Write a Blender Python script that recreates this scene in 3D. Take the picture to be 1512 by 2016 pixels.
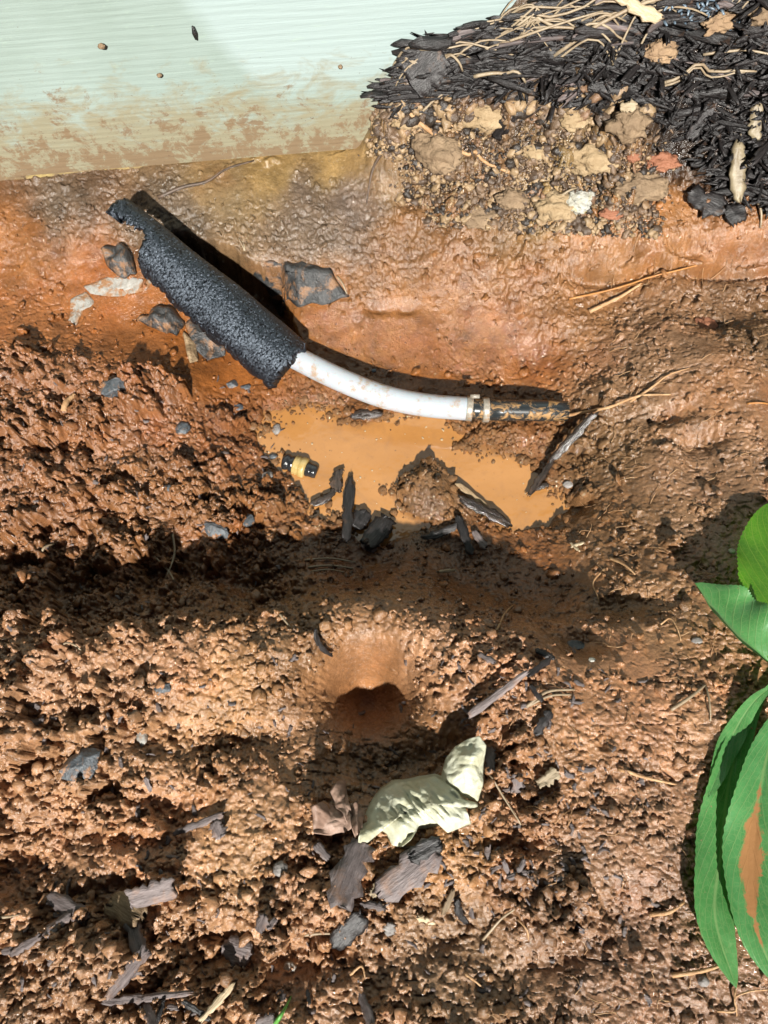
import bpy, math, random
import numpy as np
from mathutils import Vector, Matrix, Euler

# ------------------------------------------------------------------ camera, sky, sun, exposure
for o in list(bpy.data.objects): bpy.data.objects.remove(o)
SC = bpy.context.scene
COL = SC.collection
IW, IH, F = 1512.0, 2016.0, 1582.0          # picture size and focal length in its pixels
HC, PITCH = 0.62, math.radians(22)          # camera height over the rim, tilt from straight down
cam = bpy.data.cameras.new('camera'); co = bpy.data.objects.new('camera', cam); COL.objects.link(co)
cam.sensor_fit = 'VERTICAL'; cam.sensor_height = 24; cam.lens = 24 * F / IH
cam.clip_start = 0.01; cam.clip_end = 60
co.location = (0, 0, HC); co.rotation_euler = (PITCH, 0, 0)
SC.camera = co

SUN_EL = math.radians(41)
SUN_AZ = math.radians(-3)                  # the light travels towards the wall and a little to the left
w = bpy.data.worlds.new('World'); SC.world = w; w.use_nodes = True
nt = w.node_tree; nt.nodes.clear()
sky = nt.nodes.new('ShaderNodeTexSky'); sky.sky_type = 'NISHITA'; sky.sun_disc = False
sky.sun_elevation = SUN_EL
bg = nt.nodes.new('ShaderNodeBackground'); bg.inputs['Strength'].default_value = 0.006
wo = nt.nodes.new('ShaderNodeOutputWorld')
nt.links.new(sky.outputs[0], bg.inputs[0]); nt.links.new(bg.outputs[0], wo.inputs[0])
sl = bpy.data.lights.new('sun', 'SUN'); sl.energy = 5.0; sl.angle = math.radians(1.2); sl.color = (1, 0.965, 0.90)
so = bpy.data.objects.new('sun', sl); COL.objects.link(so)
# travel direction of the light
LD = Vector((math.sin(SUN_AZ) * math.cos(SUN_EL), math.cos(SUN_AZ) * math.cos(SUN_EL), -math.sin(SUN_EL)))
so.rotation_euler = LD.to_track_quat('-Z', 'Y').to_euler(); so.location = (0.6, -2, 2)
sky.sun_rotation = math.atan2(-LD.x, -LD.y)
SC.view_settings.view_transform = 'Standard'; SC.view_settings.look = 'None'
SC.view_settings.gamma = 1; SC.view_settings.use_curve_mapping = False
SC.view_settings.exposure = 1.12
SC.render.engine = 'CYCLES'

rng = np.random.default_rng(7); random.seed(7)
CP, SP = math.cos(PITCH), math.sin(PITCH)

# ------------------------------------------------------------------ helpers: survey of the photograph -> world
def ray(px, py):
    u = (px - IW / 2) / F; v = (IH / 2 - py) / F
    return np.array([u, SP + v * CP, -CP + v * SP])
def px2w(px, py, z):
    d = ray(px, py); t = (z - HC) / d[2]
    return np.array([0, 0, HC]) + d * t
def depth(p):
    return p[1] * SP - (p[2] - HC) * CP
def ppm(p):                                  # picture pixels per metre at a world point
    return F / depth(p)

# ------------------------------------------------------------------ numpy noise
def perlin(x, y, seed=0):
    r = np.random.default_rng(seed); perm = r.permutation(512); ang = r.random(512) * 2 * np.pi
    gx, gy = np.cos(ang), np.sin(ang)
    xi = np.floor(x).astype(np.int64); yi = np.floor(y).astype(np.int64); xf = x - xi; yf = y - yi
    def g(ix, iy, dx, dy):
        h = perm[(perm[ix & 511] + iy) & 511]
        return gx[h] * dx + gy[h] * dy
    u = xf * xf * xf * (xf * (xf * 6 - 15) + 10); v = yf * yf * yf * (yf * (yf * 6 - 15) + 10)
    a = g(xi, yi, xf, yf); b = g(xi + 1, yi, xf - 1, yf); c = g(xi, yi + 1, xf, yf - 1); d = g(xi + 1, yi + 1, xf - 1, yf - 1)
    return (a + (b - a) * u + (c - a) * v + (a - b - c + d) * u * v) * 1.4
def fbm(x, y, s, seed, octs=4, gain=0.5):
    o = 0; a = 1
    for i in range(octs):
        o = o + a * perlin(x / s, y / s, seed + i * 13); s *= 0.5; a *= gain
    return o
def worley(x, y, s, seed):
    r = np.random.default_rng(seed); jx = r.random((256, 256)); jy = r.random((256, 256))
    X = x / s; Y = y / s; xi = np.floor(X).astype(int); yi = np.floor(Y).astype(int)
    f1 = np.full(X.shape, 9.0); f2 = np.full(X.shape, 9.0)
    for dx in (-1, 0, 1):
        for dy in (-1, 0, 1):
            cx = xi + dx; cy = yi + dy
            d = np.hypot(cx + jx[cx & 255, cy & 255] - X, cy + jy[cx & 255, cy & 255] - Y)
            f2 = np.minimum(f2, np.maximum(f1, d)); f1 = np.minimum(f1, d)
    return f1, f2
def sstep(a, b, x):
    t = np.clip((x - a) / (b - a), 0, 1); return t * t * (3 - 2 * t)
def sdf_poly(X, Y, poly):                    # negative inside
    P = np.asarray(poly); d = np.full(X.shape, 1e9); ins = np.zeros(X.shape, bool)
    for i in range(len(P)):
        a = P[i]; b = P[(i + 1) % len(P)]; e = b - a
        wx = X - a[0]; wy = Y - a[1]
        t = np.clip((wx * e[0] + wy * e[1]) / (e @ e + 1e-12), 0, 1)
        d = np.minimum(d, (wx - t * e[0]) ** 2 + (wy - t * e[1]) ** 2)
        c = (a[1] > Y) != (b[1] > Y)
        xc = a[0] + (Y - a[1]) * e[0] / (e[1] if abs(e[1]) > 1e-9 else 1e-9)
        ins ^= c & (X < xc)
    return np.where(ins, -1, 1) * np.sqrt(d)

# ------------------------------------------------------------------ helpers: objects, materials
def tag(o, label=None, cat=None, group=None, kind=None):
    if label: o['label'] = label
    if cat: o['category'] = cat
    if group: o['group'] = group
    if kind: o['kind'] = kind
    return o
def empty(name, loc=(0, 0, 0)):
    o = bpy.data.objects.new(name, None); o.empty_display_size = 0.02; o.location = loc; COL.objects.link(o); return o
def mesh_from(name, V, Fc, smooth=True):
    me = bpy.data.meshes.new(name); me.from_pydata([tuple(map(float, v)) for v in V], [], [tuple(map(int, f)) for f in Fc]); me.update()
    me.polygons.foreach_set('use_smooth', [smooth] * len(me.polygons)); return me
def add(name, me, m, parent=None, loc=None):
    o = bpy.data.objects.new(name, me)
    if m and not me.materials: me.materials.append(m)
    COL.objects.link(o)
    if parent:
        o.parent = parent
        o.matrix_parent_inverse = Matrix.Translation(-Vector(parent.location))
    if loc is not None: o.location = loc
    return o
def big_mesh(name, V, T, smooth=True):       # numpy verts (n,3) and triangles or quads (m,k)
    me = bpy.data.meshes.new(name); k = T.shape[1]
    me.vertices.add(len(V)); me.vertices.foreach_set('co', np.ascontiguousarray(V, np.float32).ravel())
    me.loops.add(T.size); me.loops.foreach_set('vertex_index', np.ascontiguousarray(T, np.int32).ravel())
    me.polygons.add(len(T)); me.polygons.foreach_set('loop_start', np.arange(0, T.size, k, dtype=np.int32))
    me.polygons.foreach_set('loop_total', np.full(len(T), k, np.int32))
    me.polygons.foreach_set('use_smooth', np.full(len(T), smooth)); me.update(); return me
def center(V):
    V = np.asarray(V, float); c = V.mean(0); return V - c, c
def grid_quads(n, m, wrap=False):
    i, j = np.meshgrid(np.arange(n - 1), np.arange(m if wrap else m - 1), indexing='ij')
    a = i * m + j; b = i * m + (j + 1) % m
    return np.stack([a, b, b + m, a + m], -1).reshape(-1, 4)

class NT:
    k = 0.76
    def __init__(s, name):
        s.m = bpy.data.materials.new(name); s.m.use_nodes = True; s.t = s.m.node_tree; s.t.nodes.clear()
        s.out = s.n('ShaderNodeOutputMaterial'); s.p = s.n('ShaderNodeBsdfPrincipled'); s.l(s.p.outputs[0], s.out.inputs[0])
        s.tc = s.n('ShaderNodeTexCoord')
    def n(s, ty, **kw):
        x = s.t.nodes.new(ty)
        for k, v in kw.items(): setattr(x, k, v)
        return x
    def l(s, a, b): s.t.links.new(a, b)
    def setv(s, sock, v):
        if hasattr(v, 'is_linked') or isinstance(v, bpy.types.NodeSocket): s.l(v, sock)
        else: sock.default_value = v
    def noise(s, scale, detail=4, rough=0.55, vec=None, dist=0.0):
        x = s.n('ShaderNodeTexNoise'); x.inputs['Scale'].default_value = scale; x.inputs['Detail'].default_value = detail
        x.inputs['Roughness'].default_value = rough; x.inputs['Distortion'].default_value = dist
        s.l(vec if vec is not None else s.tc.outputs['Object'], x.inputs['Vector']); return x.outputs['Fac']
    def ramp(s, fac, stops):
        r = s.n('ShaderNodeValToRGB'); e = r.color_ramp.elements
        while len(e) < len(stops): e.new(0.5)
        for k, (p, c) in zip(e, stops):
            k.position = p; k.color = (c, c, c, 1) if isinstance(c, (int, float)) else (*c, 1)
        s.l(fac, r.inputs[0]); return r.outputs[0]
    def mix(s, fac, a, b, blend='MIX'):
        x = s.n('ShaderNodeMix', data_type='RGBA', blend_type=blend)
        s.setv(x.inputs[0], fac)
        for sock, v in ((x.inputs[6], a), (x.inputs[7], b)):
            s.setv(sock, (*v, 1) if isinstance(v, tuple) and len(v) == 3 else v)
        return x.outputs[2]
    def math(s, op, a, b=0.0, clamp=False):
        x = s.n('ShaderNodeMath', operation=op, use_clamp=clamp); s.setv(x.inputs[0], a); s.setv(x.inputs[1], b); return x.outputs[0]
    def mapping(s, scale, rot=(0, 0, 0), src='Object'):
        x = s.n('ShaderNodeMapping'); x.inputs['Scale'].default_value = scale; x.inputs['Rotation'].default_value = rot
        s.l(s.tc.outputs[src], x.inputs['Vector']); return x.outputs[0]
    def bump(s, h, dist, strength=1.0, prev=None):
        b = s.n('ShaderNodeBump'); b.inputs['Distance'].default_value = dist; b.inputs['Strength'].default_value = strength
        s.l(h, b.inputs['Height'])
        if prev is not None: s.l(prev, b.inputs['Normal'])
        return b.outputs[0]
    def attr(s, name):
        a = s.n('ShaderNodeAttribute'); a.attribute_name = name; return a
    def done(s, col=None, rough=None, normal=None, spec=None):
        if col is not None:
            if isinstance(col, tuple): col = s.mix(0.0, col, col)
            s.setv(s.p.inputs['Base Color'], s.mix(1.0, col, (s.k, s.k, s.k), 'MULTIPLY'))
        if rough is not None: s.setv(s.p.inputs['Roughness'], rough)
        if normal is not None: s.l(normal, s.p.inputs['Normal'])
        if spec is not None: s.setv(s.p.inputs['Specular IOR Level'], spec)
        return s.m

def mat_clay():
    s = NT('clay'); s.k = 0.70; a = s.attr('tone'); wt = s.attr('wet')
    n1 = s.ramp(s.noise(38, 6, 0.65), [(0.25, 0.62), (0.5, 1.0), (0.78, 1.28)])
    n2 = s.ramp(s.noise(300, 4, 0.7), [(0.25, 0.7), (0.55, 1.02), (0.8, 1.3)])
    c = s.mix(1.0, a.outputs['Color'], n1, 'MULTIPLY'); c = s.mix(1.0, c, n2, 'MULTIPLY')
    red = s.ramp(s.noise(16, 5, 0.6), [(0.55, 0.0), (0.75, 0.55)])
    c = s.mix(red, c, s.mix(1.0, c, (1.1, 0.78, 0.6), 'MULTIPLY'))
    c = s.mix(s.math('MULTIPLY', wt.outputs['Fac'], 0.45), c, s.mix(1.0, c, (0.6, 0.5, 0.42), 'MULTIPLY'))
    r0 = s.ramp(s.noise(180, 4, 0.7), [(0.3, 0.24), (0.7, 0.52)])
    r = s.math('SUBTRACT', r0, s.math('MULTIPLY', wt.outputs['Fac'], 0.42)); r = s.math('MAXIMUM', r, 0.07)
    b = s.bump(s.noise(480, 4, 0.65), 0.0012, 0.8)
    b = s.bump(s.noise(1300, 2, 0.5), 0.00032, 0.8, b)
    return s.done(c, r, b, 0.55)
def mat_water():
    s = NT('muddy_water')
    n = s.noise(14, 5, 0.6, dist=0.4)
    c = s.mix(s.ramp(n, [(0.3, 0.0), (0.7, 1.0)]), (0.37, 0.17, 0.050), (0.45, 0.215, 0.070))
    sp = s.ramp(s.noise(260, 2, 0.5), [(0.70, 0.0), (0.75, 1.0)])
    c = s.mix(sp, c, (0.22, 0.11, 0.045))
    c = s.mix(s.ramp(s.noise(45, 7, 0.7, dist=0.8), [(0.52, 0.0), (0.72, 0.55)]), c, (0.30, 0.15, 0.06))
    sh = s.math('ADD', s.attr('shore').outputs['Fac'], s.math('MULTIPLY', s.math('SUBTRACT', s.noise(160, 6, 0.7), 0.5), 2.2))
    c = s.mix(s.ramp(sh, [(0.15, 0.0), (0.95, 0.85)]), c, (0.24, 0.12, 0.05))
    b = s.bump(s.noise(40, 3, 0.5), 0.0012, 0.5)
    return s.done(c, 0.06, b, 0.5)
def mat_bark(name, dark, light, rough=0.5, mud=0.25):
    s = NT(name); oi = s.n('ShaderNodeObjectInfo')
    v = s.mapping((90, 520, 520)); g = s.noise(1.0, 4, 0.65, v)
    c = s.mix(s.ramp(g, [(0.35, 0.0), (0.7, 1.0)]), dark, light)
    c = s.mix(s.ramp(s.noise(90, 5, 0.65), [(0.62 - mud * 0.3, 0.0), (0.75, min(1, 0.25 + mud))]), c, (0.25, 0.125, 0.06))
    hv = s.n('ShaderNodeHueSaturation'); s.l(c, hv.inputs['Color'])
    s.l(s.math('ADD', s.math('MULTIPLY', oi.outputs['Random'], 0.7), 0.65), hv.inputs['Value'])
    b = s.bump(g, 0.0014, 0.9); b = s.bump(s.noise(900, 3, 0.6), 0.0004, 0.6, b)
    return s.done(hv.outputs[0], rough, b, 0.5)
def mat_plain(name, c1, c2, scale=120, rough=0.5, bump=0.0006, bscale=700, c3=None, t3=0.62, rough2=None, sss=0, trans=0):
    s = NT(name)
    c = s.mix(s.ramp(s.noise(scale, 5, 0.62), [(0.35, 0.0), (0.68, 1.0)]), c1, c2)
    if c3: c = s.mix(s.ramp(s.noise(scale * 0.45, 6, 0.7, dist=0.6), [(t3, 0.0), (t3 + 0.1, 1.0)]), c, c3)
    r = rough if rough2 is None else s.ramp(s.noise(scale * 2, 3), [(0.3, rough), (0.7, rough2)])
    b = s.bump(s.noise(bscale, 4, 0.6), bump, 0.9)
    m = s.done(c, r, b, 0.5)
    if sss:
        s.p.inputs['Subsurface Weight'].default_value = sss; s.p.inputs['Subsurface Scale'].default_value = 0.004
    if trans:
        tr = s.n('ShaderNodeBsdfTranslucent'); s.setv(tr.inputs[0], c); mx = s.n('ShaderNodeMixShader'); mx.inputs[0].default_value = trans
        s.l(s.p.outputs[0], mx.inputs[1]); s.l(tr.outputs[0], mx.inputs[2]); s.l(mx.outputs[0], s.out.inputs[0])
    return m
def mat_siding():
    s = NT('painted_siding')
    sx = s.n('ShaderNodeSeparateXYZ'); s.l(s.tc.outputs['Object'], sx.inputs[0]); Z = sx.outputs['Z']; X = sx.outputs['X']
    # wood grain: long wavy horizontal lines
    wv = s.n('ShaderNodeTexWave', wave_type='BANDS', bands_direction='Z'); wv.inputs['Scale'].default_value = 46
    wv.inputs['Distortion'].default_value = 5.5; wv.inputs['Detail'].default_value = 3; wv.inputs['Detail Scale'].default_value = 1.2
    s.l(s.mapping((0.12, 1, 1)), wv.inputs['Vector'])
    g2 = s.noise(1.0, 4, 0.6, s.mapping((16, 16, 330)))
    base = s.mix(s.ramp(s.noise(9, 4, 0.6), [(0.35, 0.0), (0.65, 1.0)]), (0.275, 0.345, 0.31), (0.31, 0.385, 0.355))
    # patch of brighter light painted into the colour, higher up right of a slanting edge
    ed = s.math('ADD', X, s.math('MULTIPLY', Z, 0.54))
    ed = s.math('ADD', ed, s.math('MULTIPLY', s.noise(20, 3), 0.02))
    lit_patch = s.math('MULTIPLY', s.ramp(s.math('ADD', ed, 0.5), [(0.424, 0.0), (0.440, 1.0)]), s.ramp(Z, [(0.060, 0.0), (0.10, 1.0)]))
    base = s.mix(lit_patch, base, (0.365, 0.45, 0.44))
    # mud splash, thicker towards the bottom edge
    hN = s.math('MULTIPLY', s.math('SUBTRACT', s.math('ADD', 0.085, s.math('MULTIPLY', X, -0.03)), Z), 9.5)
    d1 = s.math('ADD', s.noise(26, 8, 0.72, s.mapping((1, 1, 1.7)), 0.5), s.math('MULTIPLY', hN, 0.38))
    film = s.ramp(d1, [(0.47, 0.0), (0.68, 0.85)])
    c = s.mix(film, base, (0.27, 0.235, 0.145))
    d2 = s.math('ADD', s.noise(40, 12, 0.80, s.mapping((1, 1, 1.05)), 0.3), s.math('MULTIPLY', hN, 0.20))
    c = s.mix(s.ramp(d2, [(0.60, 0.0), (0.66, 0.8)]), c, (0.20, 0.125, 0.068))
    d3 = s.math('ADD', s.noise(420, 4, 0.6), s.math('MULTIPLY', hN, 0.06))
    c = s.mix(s.ramp(d3, [(0.69, 0.0), (0.72, 0.9)]), c, (0.14, 0.09, 0.06))
    c = s.mix(s.ramp(s.noise(70, 8, 0.7, s.mapping((1, 1, 3.0))), [(0.6, 0.0), (0.72, 0.35)]), c, (0.40, 0.52, 0.42))
    b = s.bump(wv.outputs['Fac'], 0.0009, 0.15); b = s.bump(g2, 0.0006, 0.7, b); b = s.bump(d2, 0.0012, 0.35, b)
    return s.done(c, 0.5, b, 0.35)
def mat_found():
    s = NT('soiled_foundation')
    c = s.mix(s.ramp(s.noise(22, 8, 0.7), [(0.42, 0.0), (0.62, 1.0)]), (0.24, 0.17, 0.10), (0.45, 0.34, 0.14))
    c = s.mix(s.ramp(s.noise(60, 8, 0.75), [(0.55, 0.0), (0.65, 0.9)]), c, (0.15, 0.10, 0.07))
    b = s.bump(s.noise(130, 8, 0.7), 0.004, 0.9)
    return s.done(c, 0.75, b, 0.3)
def mat_leaf(name, c_lo, c_hi, vein, smear=0.0, trans=0.3, gloss=0.34):
    s = NT(name); uv = s.n('ShaderNodeUVMap'); sx = s.n('ShaderNodeSeparateXYZ'); s.l(uv.outputs[0], sx.inputs[0])
    U, V = sx.outputs['X'], sx.outputs['Y']
    va = s.math('ABSOLUTE', s.math('SUBTRACT', V, 0.5))
    wob = s.math('MULTIPLY', s.noise(60, 3), 0.6)
    k = s.math('ADD', s.math('SUBTRACT', s.math('MULTIPLY', U, 11.0), s.math('MULTIPLY', va, 7.0)), wob)
    fr = s.math('ABSOLUTE', s.math('SUBTRACT', s.math('FRACT', k), 0.5))
    lat = s.ramp(fr, [(0.0, 1.0), (0.05, 0.35), (0.11, 0.0)])
    mid = s.ramp(va, [(0.0, 1.0), (0.022, 0.8), (0.045, 0.0)])
    vor = s.n('ShaderNodeTexVoronoi', feature='DISTANCE_TO_EDGE'); vor.inputs['Scale'].default_value = 260; s.l(s.tc.outputs['Object'], vor.inputs['Vector'])
    net = s.ramp(vor.outputs['Distance'], [(0.0, 0.45), (0.07, 0.0)])
    vn = s.math('MAXIMUM', s.math('MAXIMUM', s.math('MULTIPLY', lat, 0.85), mid), net)
    c = s.mix(s.ramp(s.noise(45, 5, 0.6), [(0.3, 0.0), (0.7, 1.0)]), c_lo, c_hi)
    c = s.mix(vn, c, vein)
    c = s.mix(s.ramp(s.noise(330, 3, 0.6), [(0.70, 0.0), (0.74, 0.8)]), c, (0.34, 0.24, 0.14))
    r = gloss
    if smear:
        e = s.math('MULTIPLY', s.math('ABSOLUTE', s.math('SUBTRACT', U, 0.62)), 2.1)
        e = s.math('ADD', e, s.math('MULTIPLY', s.math('ABSOLUTE', s.math('SUBTRACT', V, 0.50)), 2.3))
        e = s.math('SUBTRACT', e, s.math('MULTIPLY', s.noise(55, 8, 0.72, dist=0.8), 1.25)); e = s.math('ADD', e, 0.19)
        k2 = s.ramp(s.math('ADD', e, 0.5), [(0.50, 1.0), (0.60, 0.0)])
        c = s.mix(k2, c, (0.42, 0.21, 0.085)); r = s.math('ADD', s.math('MULTIPLY', k2, -0.06), gloss)
    b = s.bump(s.math('MAXIMUM', lat, mid), 0.0004, 0.5); b = s.bump(s.noise(70, 3), 0.0016, 0.5, b)
    m = s.done(c, r, b, 0.5)
    tr = s.n('ShaderNodeBsdfTranslucent'); s.l(s.mix(1.0, c, (0.75, 1.0, 0.25), 'MULTIPLY'), tr.inputs[0])
    mx = s.n('ShaderNodeMixShader'); mx.inputs[0].default_value = trans
    s.l(s.p.outputs[0], mx.inputs[1]); s.l(tr.outputs[0], mx.inputs[2]); s.l(mx.outputs[0], s.out.inputs[0])
    return m

M = dict(
    clay=mat_clay(), water=mat_water(),
    bark=mat_bark('dark_bark', (0.006, 0.005, 0.005), (0.030, 0.025, 0.025), 0.42, 0.04),
    barkgrey=mat_bark('weathered_bark', (0.085, 0.065, 0.062), (0.22, 0.18, 0.175), 0.6, 0.34),
    barkwet=mat_bark('wet_bark', (0.016, 0.012, 0.01), (0.07, 0.05, 0.04), 0.16, 0.15),
    barktan=mat_bark('rotten_wood', (0.16, 0.10, 0.05), (0.36, 0.26, 0.15), 0.7, 0.2),
    pale=mat_bark('pale_wood', (0.36, 0.27, 0.16), (0.58, 0.47, 0.32), 0.6, 0.05),
    needle=mat_plain('dry_pine_needle', (0.25, 0.18, 0.11), (0.42, 0.34, 0.23), 60, 0.45),
    needleorange=mat_plain('orange_needle', (0.36, 0.14, 0.03), (0.48, 0.22, 0.06), 60, 0.4),
    root=mat_plain('root_skin', (0.40, 0.21, 0.09), (0.56, 0.36, 0.19), 150, 0.6, 0.0012, 500),
    darkroot=mat_plain('dark_root', (0.05, 0.035, 0.025), (0.14, 0.09, 0.06), 150, 0.5),
    stone=mat_plain('dark_slate', (0.035, 0.04, 0.045), (0.11, 0.125, 0.14), 160, 0.4, 0.0014, 420, (0.30, 0.15, 0.07), 0.52),
    stonegrey=mat_plain('grey_stone', (0.16, 0.14, 0.13), (0.30, 0.28, 0.26), 160, 0.6, 0.0012, 420, (0.30, 0.16, 0.08), 0.62),
    membrane=mat_plain('tarry_membrane', (0.018, 0.019, 0.02), (0.065, 0.065, 0.065), 90, 0.42, 0.0022, 330, (0.24, 0.125, 0.06), 0.50),
    mortar=mat_plain('mortar_scrap', (0.22, 0.20, 0.17), (0.42, 0.41, 0.38), 130, 0.7, 0.002, 300, (0.28, 0.14, 0.06), 0.47),
    foam=None, tube=None, plug=None,
    brass=mat_plain('yellow_brass', (0.38, 0.255, 0.075), (0.50, 0.39, 0.18), 90, 0.3, 0.0003, 600, (0.42, 0.21, 0.06), 0.56),
    blackplastic=mat_plain('wet_black_plastic', (0.012, 0.012, 0.013), (0.03, 0.03, 0.032), 90, 0.16, 0.0003, 500),
    steel=mat_plain('dull_steel', (0.20, 0.17, 0.13), (0.40, 0.37, 0.32), 200, 0.35, 0.0003, 600, (0.30, 0.16, 0.07), 0.52),
    bag=mat_plain('dirty_plastic_film', (0.66, 0.65, 0.46), (0.80, 0.82, 0.68), 40, 0.24, 0.003, 75, (0.44, 0.28, 0.13), 0.60, trans=0.32),
    dryleaf=mat_plain('dry_brown_leaf', (0.28, 0.17, 0.12), (0.45, 0.31, 0.24), 70, 0.6, 0.001, 260, (0.17, 0.09, 0.05), 0.62, trans=0.15),
    pod=mat_plain('seed_pod', (0.16, 0.12, 0.07), (0.34, 0.28, 0.18), 60, 0.5, 0.0008, 300),
    yellowclod=mat_plain('ochre_soil', (0.30, 0.205, 0.105), (0.44, 0.32, 0.185), 70, 0.75, 0.003, 260, (0.20, 0.12, 0.06), 0.6),
    redclod=mat_plain('red_soil', (0.26, 0.095, 0.045), (0.36, 0.15, 0.08), 70, 0.7, 0.003, 260, (0.24, 0.11, 0.06), 0.6),
    tanclod=mat_plain('tan_soil', (0.25, 0.155, 0.085), (0.42, 0.28, 0.16), 70, 0.75, 0.003, 260, (0.16, 0.10, 0.055), 0.6),
    whiteclod=mat_plain('limy_soil', (0.36, 0.34, 0.27), (0.56, 0.56, 0.52), 70, 0.7, 0.003, 260, (0.44, 0.36, 0.12), 0.52),
    browncloud=mat_plain('brown_soil', (0.17, 0.11, 0.06), (0.32, 0.22, 0.13), 70, 0.75, 0.003, 260, (0.10, 0.06, 0.04), 0.6),
    blue=mat_plain('blue_grey_slivers', (0.06, 0.085, 0.11), (0.16, 0.22, 0.28), 80, 0.3, 0.0006, 500),
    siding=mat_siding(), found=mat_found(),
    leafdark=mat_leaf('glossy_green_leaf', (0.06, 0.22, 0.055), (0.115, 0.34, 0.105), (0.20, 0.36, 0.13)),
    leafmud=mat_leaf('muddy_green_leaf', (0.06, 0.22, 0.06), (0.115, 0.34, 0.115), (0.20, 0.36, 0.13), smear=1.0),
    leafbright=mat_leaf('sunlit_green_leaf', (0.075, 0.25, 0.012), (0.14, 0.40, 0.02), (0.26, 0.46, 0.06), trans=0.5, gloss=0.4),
    stem=mat_plain('green_stem', (0.14, 0.26, 0.06), (0.22, 0.36, 0.10), 60, 0.4),
    grass=mat_plain('green_grass', (0.08, 0.28, 0.04), (0.14, 0.40, 0.08), 60, 0.4),
)
def mat_foam():
    s = NT('black_foam')
    n = s.noise(1300, 4, 0.75); n2 = s.noise(480, 3, 0.6)
    c = s.mix(n, (0.003, 0.0035, 0.005), (0.010, 0.012, 0.017))
    c = s.mix(s.ramp(s.noise(60, 7, 0.7), [(0.66, 0.0), (0.80, 0.35)]), c, (0.16, 0.10, 0.06))
    b = s.bump(n, 0.0007, 0.7); b = s.bump(n2, 0.0006, 0.6, b)
    s.p.inputs['Specular Tint'].default_value = (0.72, 0.84, 1.0, 1)
    return s.done(c, s.ramp(n, [(0.35, 0.30), (0.65, 0.42)]), b, 1.0)
def mat_tube():
    s = NT('white_plastic_tube')
    sx = s.n('ShaderNodeSeparateXYZ'); s.l(s.tc.outputs['Object'], sx.inputs[0])
    c = s.mix(s.noise(30, 3), (0.40, 0.43, 0.46), (0.46, 0.50, 0.55))
    c = s.mix(s.ramp(s.noise(75, 9, 0.72), [(0.53, 0.0), (0.63, 0.75)]), c, (0.36, 0.22, 0.10))
    s.p.inputs['Subsurface Weight'].default_value = 0.35; s.p.inputs['Subsurface Scale'].default_value = 0.006
    return s.done(c, 0.3, s.bump(s.noise(300, 4), 0.0003, 0.5), 0.5)
def mat_plug():
    s = NT('muddy_black_tube')
    k = s.ramp(s.noise(1.0, 8, 0.7, s.mapping((75, 110, 110)), 0.8), [(0.50, 0.0), (0.58, 1.0)])
    c = s.mix(k, (0.02, 0.024, 0.026), (0.34, 0.19, 0.07))
    return s.done(c, s.math('ADD', s.math('MULTIPLY', k, 0.3), 0.25), s.bump(k, 0.0008, 0.6), 0.5)
M['foam'] = mat_foam(); M['tube'] = mat_tube(); M['plug'] = mat_plug()

# ------------------------------------------------------------------ terrain
WZ = -0.122                                   # water level
wa = px2w(0, 350, -0.02); wb = px2w(735, 290, -0.02)
WK = (wb[1] - wa[1]) / (wb[0] - wa[0])
def wall_y(x): return wa[1] + (x - wa[0]) * WK

def axis(lo, hi, step_lo, step_hi, out):
    a = [lo]
    while a[-1] < hi: a.append(a[-1] + step_lo + (step_hi - step_lo) * (a[-1] - lo) / (hi - lo))
    pre = []; s = step_lo; x = lo
    while x > lo - out: s *= 1.35; x -= s; pre.append(x)
    post = []; s = step_hi; x = a[-1]
    while x < hi + out: s *= 1.35; x += s; post.append(x)
    return np.array(pre[::-1] + a + post)
XA = axis(-0.56, 0.56, 0.00104, 0.00104, 1.8); YA = axis(-0.17, 0.72, 0.0008, 0.0013, 1.6)
X, Y = np.meshgrid(XA, YA, indexing='ij')

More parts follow.
